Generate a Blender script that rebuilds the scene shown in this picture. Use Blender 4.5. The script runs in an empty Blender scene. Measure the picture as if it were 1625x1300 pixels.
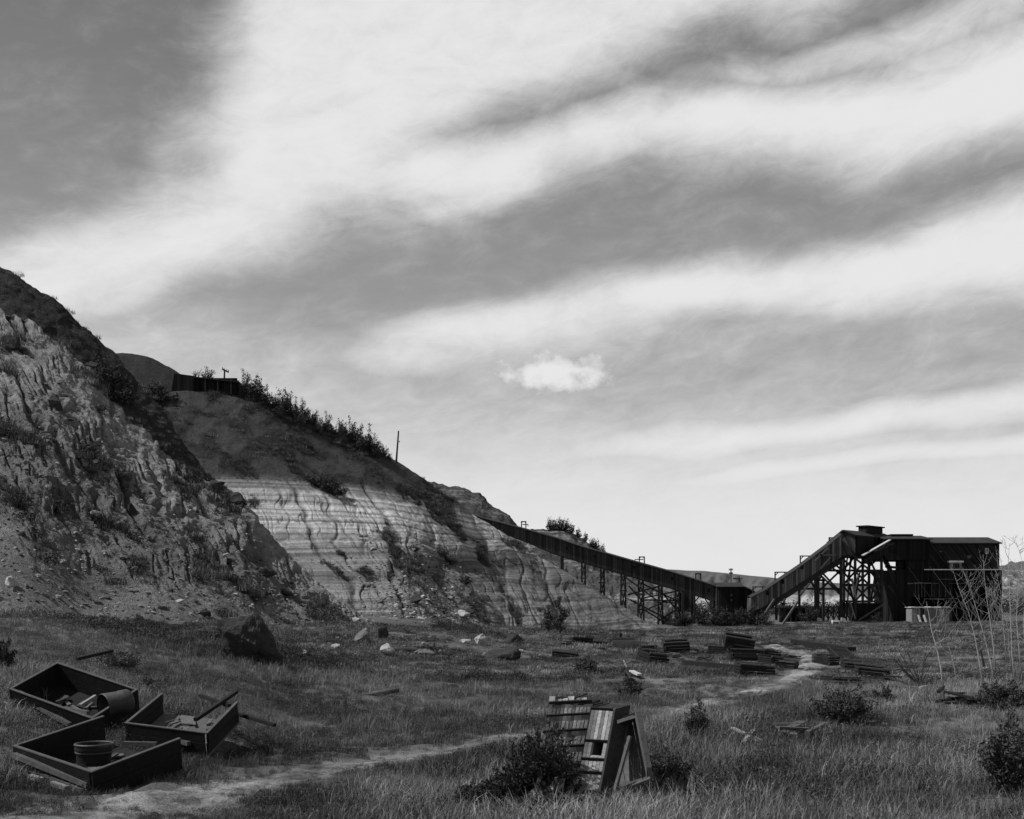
import bpy, math, random
import numpy as np
from mathutils import Vector, Matrix
R = math.radians
scene = bpy.context.scene
C = scene.collection
rng = np.random.default_rng(7)
random.seed(7)

# ------------------------------------------------------------------ camera, sun, sky, exposure
F, CX, HY, ZC = 1742.0, 812.5, 950.0, 3.3
cam_d = bpy.data.cameras.new('camera'); cam = bpy.data.objects.new('camera', cam_d); C.objects.link(cam)
cam.location = (0, 0, ZC); cam.rotation_euler = (R(90), 0, 0)
cam_d.sensor_width = 36.0; cam_d.lens = 36.0*F/1625.0
cam_d.shift_y = (HY-650.0)/1625.0
cam_d.clip_start = 0.1; cam_d.clip_end = 30000
scene.camera = cam
scene.view_settings.view_transform = 'Standard'; scene.view_settings.look = 'None'
scene.view_settings.exposure = 0.0; scene.view_settings.gamma = 1.0; scene.view_settings.use_curve_mapping = False
scene.cycles.max_bounces = 5; scene.cycles.diffuse_bounces = 2; scene.cycles.glossy_bounces = 2
scene.cycles.transparent_max_bounces = 4

SUN_AZ, SUN_EL = R(-97), R(50)          # azimuth from +Y, clockwise
sd = Vector((math.sin(SUN_AZ)*math.cos(SUN_EL), math.cos(SUN_AZ)*math.cos(SUN_EL), math.sin(SUN_EL)))
sun_d = bpy.data.lights.new('sun', 'SUN'); sun_d.energy = 4.4; sun_d.angle = R(0.53); sun_d.color = (1, 1, 1)
sun = bpy.data.objects.new('sun', sun_d); C.objects.link(sun)
sun.rotation_euler = sd.to_track_quat('Z', 'Y').to_euler(); sun.location = (-60, 0, 120)

world = bpy.data.worlds.new('World'); scene.world = world; world.use_nodes = True
world.cycles.sampling_method = 'MANUAL'; world.cycles.sample_map_resolution = 512

class X:                                   # tiny expression layer over math nodes
    nt = None
    def __init__(s, sock): s.s = sock
    @staticmethod
    def op(o, *a, clamp=False):
        n = X.nt.nodes.new('ShaderNodeMath'); n.operation = o; n.use_clamp = clamp
        for i, v in enumerate(a):
            if isinstance(v, X): X.nt.links.new(v.s, n.inputs[i])
            else: n.inputs[i].default_value = float(v)
        return X(n.outputs[0])
    def __add__(s, o): return X.op('ADD', s, o)
    __radd__ = __add__
    def __sub__(s, o): return X.op('SUBTRACT', s, o)
    def __rsub__(s, o): return X.op('SUBTRACT', o, s)
    def __mul__(s, o): return X.op('MULTIPLY', s, o)
    __rmul__ = __mul__
    def __truediv__(s, o): return X.op('DIVIDE', s, o)
    def max(s, o): return X.op('MAXIMUM', s, o)
    def min(s, o): return X.op('MINIMUM', s, o)
    def sstep(s, a, b, c=0.0, d=1.0, interp='SMOOTHSTEP'):
        n = X.nt.nodes.new('ShaderNodeMapRange'); n.interpolation_type = interp
        X.nt.links.new(s.s, n.inputs['Value'])
        for k, v in (('From Min', a), ('From Max', b), ('To Min', c), ('To Max', d)):
            if isinstance(v, X): X.nt.links.new(v.s, n.inputs[k])
            else: n.inputs[k].default_value = v
        return X(n.outputs['Result'])
    def lin(s, a, b, c=0.0, d=1.0): return s.sstep(a, b, c, d, 'LINEAR')
    @staticmethod
    def vec(x, y, z):
        n = X.nt.nodes.new('ShaderNodeCombineXYZ')
        for i, v in enumerate((x, y, z)):
            if isinstance(v, X): X.nt.links.new(v.s, n.inputs[i])
            else: n.inputs[i].default_value = v
        return X(n.outputs[0])
    @staticmethod
    def sep(v):
        n = X.nt.nodes.new('ShaderNodeSeparateXYZ'); X.nt.links.new(v.s, n.inputs[0])
        return X(n.outputs[0]), X(n.outputs[1]), X(n.outputs[2])
    @staticmethod
    def noise(v, scale=1.0, detail=4.0, rough=0.55, dist=0.0, kind='FBM'):
        n = X.nt.nodes.new('ShaderNodeTexNoise'); n.noise_dimensions = '3D'
        if v is not None: X.nt.links.new(v.s, n.inputs['Vector'])
        n.inputs['Scale'].default_value = scale; n.inputs['Detail'].default_value = detail
        n.inputs['Roughness'].default_value = rough; n.inputs['Distortion'].default_value = dist
        return X(n.outputs['Fac'])
    @staticmethod
    def white(v):
        n = X.nt.nodes.new('ShaderNodeTexWhiteNoise'); n.noise_dimensions = '3D'
        X.nt.links.new(v.s, n.inputs['Vector']); return X(n.outputs['Value'])
    @staticmethod
    def coord(kind='Object'):
        n = X.nt.nodes.new('ShaderNodeTexCoord'); return X(n.outputs[kind])
    @staticmethod
    def attr(name):
        n = X.nt.nodes.new('ShaderNodeAttribute'); n.attribute_name = name; return X(n.outputs['Fac'])
    @staticmethod
    def rnd():
        n = X.nt.nodes.new('ShaderNodeNewGeometry'); return X(n.outputs['Random Per Island'])
    @staticmethod
    def mix(a, b, f): return (b-a)*f + a if isinstance(b, X) else (a*(1.0-f) + b*f)

def build_sky():
    nt = world.node_tree; X.nt = nt; nt.nodes.clear()
    out = nt.nodes.new('ShaderNodeOutputWorld'); bg = nt.nodes.new('ShaderNodeBackground')
    nt.links.new(bg.outputs[0], out.inputs[0])
    STR = 0.1
    bg.inputs['Strength'].default_value = STR
    sky = nt.nodes.new('ShaderNodeTexSky'); sky.sky_type = 'NISHITA'; sky.sun_disc = False
    sky.sun_elevation = SUN_EL; sky.sun_rotation = SUN_AZ; sky.air_density = 1.0; sky.dust_density = 1.5
    bw = nt.nodes.new('ShaderNodeRGBToBW'); nt.links.new(sky.outputs[0], bw.inputs[0])
    base = X(bw.outputs[0])
    dx, dy, dz = X.sep(X.coord('Generated'))
    az = X.op('ARCTAN2', dx, dy)*17.42
    el = X.op('ARCSINE', dz)*17.42
    # two-scale warp of the direction so that cloud edges feather
    ca, sa = math.cos(R(9)), math.sin(R(9))
    al = az*ca + el*sa; ac = el*ca - az*sa
    w1 = X.noise(X.vec(al*0.20, ac*0.42, 3.1), 1.0, 2, 0.5)
    w2 = X.noise(X.vec(al*0.20, ac*0.42, 17.7), 1.0, 2, 0.5)
    pa = az + (w1-0.5)*2.4; pe = el + (w2-0.5)*1.7
    wisp = X.noise(X.vec(al*0.50, ac*1.25, 9.0), 1.0, 5, 0.62, 0.8)
    fine = X.noise(X.vec(al*1.5+5.0, ac*3.2, 4.0), 1.0, 6, 0.70, 0.5)
    def pt(x, y):
        a = math.atan((x-CX)/F); h = math.hypot(F, x-CX)
        return a*17.42, math.atan((HY-y)/h)*17.42
    def stroke(x0, y0, r0, x1, y1, r1, soft=1.0, taper=0.0):
        ax, ay = pt(x0, y0); bx, by = pt(x1, y1)
        ux, uy = bx-ax, by-ay; L2 = ux*ux+uy*uy
        h = X.op('ADD', (pa-ax)*(ux/L2), (pe-ay)*(uy/L2), clamp=True)
        qx = pa-ax-h*ux; qy = pe-ay-h*uy
        d = X.op('SQRT', qx*qx+qy*qy)
        r = h*((r1-r0)/100.0) + r0/100.0
        m = d.sstep(r*(1.0+soft), r*(1.0-soft), 0.0, 1.0)
        return m*h.sstep(0.0, taper) if taper else m
    # ('+' paints cloud, '-' clears it), in order
    S = [('+', 0.30, (-300, 200, 600, 2300, 100, 600, .5)),
         ('+', 0.96, (-250, 500, 120, 330, 280, 150, .8)),
         ('+', 0.92, (280, 320, 150, 640, 40, 240, .8)),
         ('+', 0.85, (640, 40, 190, 1200, -40, 150, .9)),
         ('-', 1.00, (-260, 110, 240, 190, 70, 165, .6)),
         ('-', 0.85, (-200, 330, 75, 200, 240, 25, 1.0)),
         ('-', 0.74, (600, 255, 30, 1150, 105, 78, 1.0, .3)),
         ('-', 0.66, (1130, 105, 70, 1800, -40, 70, 1.0)),
         ('+', 0.62, (900, 150, 14, 1640, 15, 40, 1.0, .6)),
         ('+', 1.05, (480, 312, 44, 1000, 218, 58, .9, .4)),
         ('+', 1.05, (900, 228, 50, 1800, 135, 86, .8)),
         ('-', 0.72, (380, 470, 70, 1000, 365, 92, .9)),
         ('-', 0.70, (900, 360, 92, 1800, 270, 58, .9)),
         ('-', 0.85, (120, 590, 20, 560, 460, 80, 1.0)),
         ('+', 0.85, (380, 580, 30, 1000, 515, 46, 1.0, .6)),
         ('+', 1.00, (800, 528, 30, 1350, 450, 50, 1.0, .4)),
         ('+', 1.00, (1200, 474, 50, 1800, 362, 66, .85, .2)),
         ('-', 0.30, (850, 625, 10, 1800, 515, 56, 1.0, .3)),
         ('+', 0.88, (560, 730, 20, 1700, 630, 38, 1.0, .5)),
         ('+', 0.88, (700, 765, 16, 1800, 705, 30, 1.0, .5)),
         ('+', 0.80, (1090, 893, 18, 1165, 888, 20, 1.0)),
         ('+', 0.46, (60, 560, 90, 620, 650, 110, 1.0))]
    c = None
    for sg, v, a in S:
        m = stroke(*a)*v
        if c is None: c = m
        elif sg == '+': c = c.max(m)
        else: c = c*(1.0-m)
    # low haze whitens towards the horizon
    hz = el.sstep(4.8, 0.5, 0.0, 0.93)
    c = c.max(hz)
    body = wisp*0.52 + fine*0.48
    c = (c + (body-0.5)*1.05*el.sstep(0.8, 3.4, 0.30, 1.0)).sstep(-0.08, 1.06)
    # two small puffs of cumulus, flat below and lumpy above
    for (x0, y0, rx, ry, v) in ((878, 590, 0.95, 0.34, 1.0), (1128, 889, 0.42, 0.13, 0.75)):
        cx0, cy0 = pt(x0, y0); qx = (az-cx0)/rx; qy = (el-cy0)/ry
        lump = X.noise(X.vec(az*2.6, el*3.4, 2.0), 1.0, 5, 0.6)
        d = X.op('SQRT', qx*qx+qy*qy) + (lump-0.5)*1.9
        c = c.max(d.sstep(1.3, 0.25)*v)
    clear = el.sstep(1.5, 9.0, 4.5, 2.2)*(base.min(6.0)/6.0*0.3+0.7)
    col = clear*(1.0-c) + c*8.0
    cc = nt.nodes.new('ShaderNodeCombineColor')
    for i in range(3): nt.links.new(col.s, cc.inputs[i])
    nt.links.new(cc.outputs[0], bg.inputs['Color'])
build_sky()

# ------------------------------------------------------------------ numpy noise
_perm = np.random.default_rng(11).permutation(256)
_g = np.random.default_rng(12).normal(size=(256, 2)); _g /= np.linalg.norm(_g, axis=1)[:, None]
def perlin(x, y, seed=0):
    x = np.asarray(x, float)+seed*17.37; y = np.asarray(y, float)+seed*9.71
    xi = np.floor(x).astype(int); yi = np.floor(y).astype(int); fx = x-xi; fy = y-yi
    u = fx*fx*fx*(fx*(fx*6-15)+10); v = fy*fy*fy*(fy*(fy*6-15)+10)
    def gr(ix, iy, dx, dy):
        g = _g[_perm[(_perm[ix & 255]+iy) & 255]]
        return g[..., 0]*dx+g[..., 1]*dy
    a = gr(xi, yi, fx, fy); b = gr(xi+1, yi, fx-1, fy); c = gr(xi, yi+1, fx, fy-1); d = gr(xi+1, yi+1, fx-1, fy-1)
    return 1.5*((a*(1-u)+b*u)*(1-v)+(c*(1-u)+d*u)*v)
def fbm(x, y, octv=4, seed=0, gain=0.5):
    s = 0; a = 1.0
    for i in range(octv):
        s = s+a*perlin(x*2**i, y*2**i, seed+i); a *= gain
    return s
def ridged(x, y, seed=0): return 1-np.abs(perlin(x, y, seed))*1.8
def sm(a, b, x):
    t = np.clip((x-a)/(b-a), 0, 1); return t*t*(3-2*t)
def gsmooth(a, k):
    if k <= 0: return a
    w = np.exp(-0.5*(np.arange(-3*k, 3*k+1)/k)**2); w /= w.sum()
    return np.convolve(np.pad(a, 3*k, mode='edge'), w, 'valid')

# ------------------------------------------------------------------ object helpers
def tag(o, label=None, cat=None, group=None, kind=None):
    if label: o['label'] = label
    if cat: o['category'] = cat
    if group: o['group'] = group
    if kind: o['kind'] = kind
    return o
def thing(name, label, cat, loc=(0, 0, 0), group=None, rot=(0, 0, 0)):
    o = bpy.data.objects.new(name, None); C.objects.link(o)
    o.location = loc; o.rotation_euler = rot; o.empty_display_size = 0.2
    return tag(o, label, cat, group)
def np_mesh(name, V, Fc, mat, smooth=False):
    """V (n,3), Fc (m,k) index array (or list of such) -> mesh"""
    me = bpy.data.meshes.new(name)
    Fs = Fc if isinstance(Fc, list) else [Fc]
    Fs = [np.asarray(f, np.int32) for f in Fs if len(f)]
    loops = np.concatenate([f.ravel() for f in Fs]); tot = np.concatenate([np.full(len(f), f.shape[1], np.int32) for f in Fs])
    st = np.concatenate([[0], np.cumsum(tot)[:-1]]).astype(np.int32)
    me.vertices.add(len(V)); me.vertices.foreach_set('co', np.asarray(V, np.float32).ravel())
    me.loops.add(len(loops)); me.loops.foreach_set('vertex_index', loops)
    me.polygons.add(len(tot)); me.polygons.foreach_set('loop_start', st); me.polygons.foreach_set('loop_total', tot)
    me.polygons.foreach_set('use_smooth', np.full(len(tot), smooth))
    me.update(calc_edges=True); me.validate()
    if mat: me.materials.append(mat)
    return me
def obj(name, me, parent=None):
    o = bpy.data.objects.new(name, me); C.objects.link(o)
    if parent is not None: o.parent = parent
    return o
def fattr(me, name, vals):
    a = me.attributes.new(name, 'FLOAT', 'POINT'); a.data.foreach_set('value', np.asarray(vals, np.float32).ravel())
def dup(root, loc=None, rot=None, scale=None, label=None, group=None):
    def rec(o, p):
        c = o.copy(); C.objects.link(c)
        if p is not None: c.parent = p
        for ch in list(o.children): rec(ch, c)
        return c
    r = rec(root, None)
    if loc is not None: r.location = loc
    if rot is not None: r.rotation_euler = rot
    if scale is not None: r.scale = scale
    if label: r['label'] = label
    if group: r['group'] = group
    return r

class MB:                                  # collects boxes, beams and tubes into ONE mesh
    def __init__(s): s.v = []; s.f = []
    def add(s, V, Fc):
        n = len(s.v); s.v += [tuple(p) for p in V]; s.f += [tuple(i+n for i in f) for f in Fc]
    def hexa(s, P):                        # 8 corners: bottom 4 ccw, top 4 ccw
        s.add(P, [(3, 2, 1, 0), (4, 5, 6, 7), (0, 1, 5, 4), (1, 2, 6, 5), (2, 3, 7, 6), (3, 0, 4, 7)])
    def box(s, c, e, ax=None):
        c = Vector(c); ax = ax or (Vector((1, 0, 0)), Vector((0, 1, 0)), Vector((0, 0, 1)))
        a, b, d = (ax[i]*e[i]*0.5 for i in range(3))
        s.hexa([c-a-b-d, c+a-b-d, c+a+b-d, c-a+b-d, c-a-b+d, c+a-b+d, c+a+b+d, c-a+b+d])
    def span(s, x0, x1, y0, y1, z0, z1): s.box(((x0+x1)/2, (y0+y1)/2, (z0+z1)/2), (x1-x0, y1-y0, z1-z0))
    def beam(s, p, q, w, h=None, up=None):
        p = Vector(p); q = Vector(q); h = h or w; d = (q-p); L = d.length
        if L < 1e-6: return
        d /= L; up = Vector(up) if up else Vector((0, 0, 1))
        if abs(d.dot(up)) > 0.98: up = Vector((0, 1, 0))
        a = d.cross(up).normalized(); b = a.cross(d)
        s.box((p+q)/2, (L, w, h), (d, a, b))
    def tube(s, pts, rad, n=6, cap=True):
        pts = [Vector(p) for p in pts]; rad = rad if hasattr(rad, '__len__') else [rad]*len(pts)
        base = len(s.v); prev = None
        for i, p in enumerate(pts):
            t = (pts[min(i+1, len(pts)-1)]-pts[max(i-1, 0)]).normalized()
            a = t.orthogonal().normalized() if prev is None else (prev-t*prev.dot(t)).normalized()
            prev = a; b = t.cross(a)
            for k in range(n):
                g = 2*math.pi*k/n; s.v.append(tuple(p+(a*math.cos(g)+b*math.sin(g))*rad[i]))
        for i in range(len(pts)-1):
            for k in range(n):
                k2 = (k+1) % n
                s.f.append((base+i*n+k, base+i*n+k2, base+(i+1)*n+k2, base+(i+1)*n+k))
        if cap:
            s.f.append(tuple(base+k for k in reversed(range(n)))); s.f.append(tuple(base+(len(pts)-1)*n+k for k in range(n)))
    def poly(s, P, thick):                 # flat polygon with thickness along its normal
        P = [Vector(p) for p in P]; nrm = (P[1]-P[0]).cross(P[2]-P[0]).normalized()*thick; n = len(P)
        V = P+[p+nrm for p in P]
        s.add(V, [tuple(reversed(range(n))), tuple(range(n, 2*n))]+[(i, (i+1) % n, n+(i+1) % n, n+i) for i in range(n)])
    def build(s, name, mat, parent=None, smooth=False, world=True, bevel=0.0):
        me = bpy.data.meshes.new(name)
        off = parent.location if (parent is not None and world) else Vector((0, 0, 0))
        me.from_pydata([(x-off[0], y-off[1], z-off[2]) for x, y, z in s.v], [], s.f)
        if mat: me.materials.append(mat)
        if smooth: me.polygons.foreach_set('use_smooth', [True]*len(me.polygons))
        me.update()
        o = obj(name, me, parent)
        if bevel:
            m = o.modifiers.new('bevel', 'BEVEL'); m.width = bevel; m.segments = 1; m.limit_method = 'ANGLE'
        return o

# ------------------------------------------------------------------ materials (monochrome)
def material(name, fn, rough=0.9, spec=0.2):
    m = bpy.data.materials.new(name); m.use_nodes = True; nt = m.node_tree; X.nt = nt
    b = nt.nodes['Principled BSDF']; b.inputs['Roughness'].default_value = rough
    b.inputs['Specular IOR Level'].default_value = spec
    r = fn()
    val, bump, strength, dist = r if isinstance(r, tuple) else (r, None, 0, 0)
    cc = nt.nodes.new('ShaderNodeCombineColor')
    for i in range(3):
        if isinstance(val, X): nt.links.new(val.s, cc.inputs[i])
        else: cc.inputs[i].default_value = val
    nt.links.new(cc.outputs[0], b.inputs['Base Color'])
    if bump is not None:
        bn = nt.nodes.new('ShaderNodeBump'); bn.inputs['Strength'].default_value = strength; bn.inputs['Distance'].default_value = dist
        nt.links.new(bump.s, bn.inputs['Height']); nt.links.new(bn.outputs[0], b.inputs['Normal'])
    return m
def wood(name, base, var=0.6, grain=18.0, bump=0.6):
    def fn():
        o = X.coord('Object'); r = X.rnd()
        n = X.noise(o, grain*0.25, 6, 0.65, 0.8); n2 = X.noise(o, grain, 4, 0.6); n3 = X.noise(o, 0.9, 3, 0.5)
        v = (r*0.9+0.55)*base
        v = v*((n-0.5)*var*1.6+1.0)*((n2-0.5)*var*1.4+1.0)*((n3-0.5)*var+1.0)
        return v.max(0.004), n2+n*0.7, bump, 0.012
    return material(name, fn, 0.85, 0.15)
def boards(name, base, period, axis='x', var=0.7, slope=0.0):
    """board cladding: a tone per board, streaks along the board, dark joints"""
    def fn():
        x, y, z = X.sep(X.coord('Object'))
        t = {'x': x, 'y': y, 'z': z}[axis]
        if slope: t = t + z*slope
        else: t = t + y*0.37
        q = t/period; b = X.op('FLOOR', q); fr = q-b
        r = X.white(X.vec(b, 3.3, 7.1)); r2 = X.white(X.vec(b, 8.3, 1.1))
        st = X.noise(X.vec(q*5.0, r2*40.0, z*0.7 if axis != 'z' else x*0.7), 1.0, 4, 0.65)
        blot = X.noise(X.vec(x, y, z), 0.35, 4, 0.6)
        joint = fr.sstep(0.0, 0.12)*fr.sstep(1.0, 0.88)
        v = base*(r*1.5*var+1.0-0.75*var)*(st*1.1*var+1.0-0.55*var)*(blot*1.2+0.4)
        return (v*(joint*0.75+0.25)).max(0.003), joint, 0.5, 0.03
    return material(name, fn, 0.9, 0.1)
def rough_plain(name, base, scale=3.0, var=0.5, rough=0.9, bump=0.4, spec=0.2, bscale=4.0):
    def fn():
        o = X.coord('Object')
        n = X.noise(o, scale, 6, 0.65); n2 = X.noise(o, scale*bscale, 4, 0.6)
        return (base*((n-0.5)*2*var+1.0)*((n2-0.5)*var+1.0)).max(0.003), n2+n, bump, 0.05
    return material(name, fn, rough, spec)
M = {}
M['wood_dark'] = wood('dark_weathered_wood', 0.016)
M['wood_cart'] = wood('cart_wood', 0.012, 0.8)
M['wood_grey'] = wood('grey_weathered_wood', 0.20, 0.75, 14.0, 1.0)
M['wood_mid'] = wood('mid_weathered_wood', 0.085, 0.7)
M['wood_pale'] = wood('pale_weathered_wood', 0.42, 0.4)
M['timber'] = wood('trestle_timber', 0.030, 0.6, 6.0)
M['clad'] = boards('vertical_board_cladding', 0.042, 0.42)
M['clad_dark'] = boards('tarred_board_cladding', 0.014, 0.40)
M['clad_diag'] = boards('diagonal_board_cladding', 0.020, 0.36, 'x', 0.75, 0.75)
M['clad_gable_lit'] = boards('lit_gable_cladding', 0.060, 0.40, 'x', 0.75, 0.45)  # sunlit gable paler than the side walls, light put into its colour
M['clad_pale'] = boards('grey_board_cladding', 0.17, 0.34, 'x', 0.9)
M['roof'] = rough_plain('tar_paper_roof', 0.035, 0.6, 0.5)
M['iron'] = rough_plain('rusty_iron', 0.012, 9.0, 0.6, 0.7, 0.4, 0.4)
M['white'] = rough_plain('white_enamel', 0.75, 2.0, 0.15, 0.5, 0.05)
M['fascia'] = rough_plain('pale_fascia', 0.50, 1.5, 0.5)
M['concrete'] = rough_plain('pale_concrete', 0.30, 1.5, 0.4)
def rock_mat(name, base):
    def fn():
        o = X.coord('Object'); x, y, z = X.sep(o)
        n = X.noise(o, 1.2, 8, 0.65); n2 = X.noise(o, 9.0, 6, 0.7); lay = X.noise(X.vec(x*0.4, y*0.4, z*5.0), 1.0, 4, 0.6)
        return (base*(n*1.0+0.5)*(n2*0.9+0.55)*(lay*0.8+0.6)).max(0.004), n2+lay*1.2, 0.8, 0.08
    return material(name, fn, 0.95, 0.1)
M['rock'] = rock_mat('sandstone', 0.15); M['rock_dark'] = rock_mat('dark_sandstone', 0.045); M['rock_pale'] = rock_mat('pale_sandstone', 0.36)
def leafm(name, base, var=1.0):
    def fn():
        r = X.rnd(); n = X.noise(X.coord('Object'), 1.3, 3, 0.5)
        return base*(r*var+1.0-var*0.5)*(n*0.9+0.55)
    return material(name, fn, 0.75, 0.25)
M['leaf'] = leafm('dark_leaves', 0.050); M['leaf_dark'] = leafm('juniper_sprays', 0.052); M['leaf_sage'] = leafm('sage_leaves', 0.10)
M['leaf_far'] = leafm('far_leaves', 0.030)
M['bark_pale'] = rough_plain('pale_birch_bark', 0.25, 6.0, 0.5); M['bark'] = rough_plain('dark_bark', 0.05, 6.0, 0.5)
def grassm(name, base, var):
    def fn():
        r = X.rnd(); g = X.nt.nodes.new('ShaderNodeNewGeometry'); p = X(g.outputs['Position'])
        n = X.noise(p, 0.10, 4, 0.6); n2 = X.noise(p, 0.7, 3, 0.55)
        return base*(r*r*var+1.0-var*0.33)*n.sstep(0.33, 0.67, 0.38, 1.7)*(n2*1.2+0.4)
    return material(name, fn, 0.7, 0.25)
M['grass'] = grassm('dry_grass', 0.112, 1.8); M['grass_pale'] = grassm('pale_dry_grass', 0.20, 1.3); M['weed'] = grassm('dark_weeds', 0.060, 1.4)
# ------------------------------------------------------------------ terrain
GU = np.array([-500, 0, 330, 500, 640, 850, 1000, 1150, 1300, 1500, 1800, 2300.])
GN = {  # per key column: (Y, z) nodes of the ground along that direction
 0: [(5, .8), (18, .6), (24, 1.2), (32, 1.95), (45, 2.9), (60, 3.6), (120, 4), (400, 4)],
 1: [(5, .5), (18, .32), (24, .95), (32, 1.65), (45, 2.72), (60, 3.4), (120, 3), (400, 0)],
 2: [(5, .2), (18, .05), (24, .28), (35, .85), (45, 1.45), (55, 2.0), (70, 2.6), (120, 2), (400, -1)],
 3: [(5, .05), (18, 0), (26, .05), (40, .45), (55, 1.25), (70, 1.9), (90, 2.2), (400, -2)],
 4: [(5, 0), (18, -.02), (35, .05), (50, .45), (65, 1.1), (80, 1.6), (100, 1.5), (400, -3)],
 5: [(5, 0), (18, 0), (40, -.02), (70, .05), (110, .0), (150, -.6), (200, -1.4), (400, -3)],
 6: [(5, 0), (18, 0), (60, 0), (120, -.6), (180, -1.95), (230, -1.6), (400, -3)],
 7: [(5, 0), (18, .02), (60, 0), (120, -.6), (180, -1.9), (215, -1.9), (400, -3)],
 8: [(5, 0), (18, .05), (60, 0.05), (120, -.25), (160, -.75), (203, -1.25), (300, -2), (400, -3)],
 9: [(5, 0), (18, .1), (40, .05), (70, .1), (120, -.1), (170, -.7), (203, -1.2), (300, -2), (400, -3)],
 10: [(5, 0), (18, .2), (40, .1), (70, .2), (120, .2), (200, -1.0), (400, -3)],
 11: [(5, 0), (18, .3), (40, .3), (120, .5), (400, -2)]}
_far = [(700, -4.0), (1500, -6.0), (12000, -9.0)]
def _tab(u, Y):
    """vectorised ground table lookup"""
    u = np.clip(np.asarray(u, float), GU[0], GU[-1]); Y = np.asarray(Y, float)
    k = np.clip(np.searchsorted(GU, u)-1, 0, len(GU)-2)
    f = (u-GU[k])/(GU[k+1]-GU[k]); f = f*f*(3-2*f)
    cols = np.stack([np.interp(Y, [a for a, b in GN[i]+_far], [b for a, b in GN[i]+_far]) for i in range(len(GU))])
    z0 = np.take_along_axis(cols, k[None], 0)[0]; z1 = np.take_along_axis(cols, (k+1)[None], 0)[0]
    return z0*(1-f)+z1*f
def zg(x, y):
    x = np.atleast_1d(np.asarray(x, float)); y = np.atleast_1d(np.asarray(y, float))
    Ys = np.maximum(y, 4.0); u = CX+F*x/Ys
    z = _tab(u, Ys*0.92)*0.25+_tab(u, Ys)*0.5+_tab(u, Ys*1.08)*0.25
    amp = sm(8, 20, Ys)
    z = z+amp*(0.20*fbm(x*0.11, y*0.11, 3, 3)+0.07*fbm(x*0.55, y*0.55, 3, 5))+np.clip(Ys-90, 0, 120)/120*0.25*perlin(x*0.07, y*0.07, 8)
    return z
def zg1(x, y): return float(zg(x, y)[0])
def hit(x, y, ymax=1500.0):
    """point of the ground seen at photo pixel (x, y)"""
    Y = np.exp(np.linspace(math.log(8), math.log(ymax), 2600)); Xs = (x-CX)*Y/F; z = zg(Xs, Y)
    py = HY-F*(z-ZC)/Y
    i = np.argmax(py <= y) if (py <= y).any() else len(Y)-1
    return Vector((Xs[i], Y[i], z[i]))
def P(x, y, Y): return Vector(((x-CX)*Y/F, Y, ZC-(y-HY)*Y/F))

PATH = [(-250, 1480, 2.2), (40, 1370, 1.5), (180, 1310, 1.2), (310, 1274, 1.1), (440, 1243, .8), (540, 1220, .9), (620, 1208, .8), (690, 1196, .9), (760, 1186, .8), (830, 1172, .7), (930, 1155, .8), (1010, 1142, .8), (1070, 1131, .9),
        (1120, 1117, .8), (1180, 1100, 1.1), (1240, 1085, 1.3), (1285, 1068, 1.4), (1300, 1052, 1.3), (1275, 1040, 1.1), (1240, 1030, .9), (1215, 1022, .7)]
_pp = []
for x, y, w in PATH:
    Yv = 3.3*F/(y-HY); _pp.append(((x-CX)*Yv/F, Yv, w))
_pp = np.array(_pp)
tt = np.linspace(0, len(_pp)-1, 700)
_pc = np.stack([gsmooth(np.interp(tt, np.arange(len(_pp)), _pp[:, i]), 14) for i in range(3)], 1)
def path_d(x, y):
    """distance to the path centre minus its half width"""
    x = np.asarray(x, float).ravel(); y = np.asarray(y, float).ravel(); best = np.full(x.shape, 1e9)
    for i in range(0, len(_pc), 5):
        d = np.hypot(x-_pc[i, 0], y-_pc[i, 1])-_pc[i, 2]*0.5
        best = np.minimum(best, d)
    return best

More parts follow.
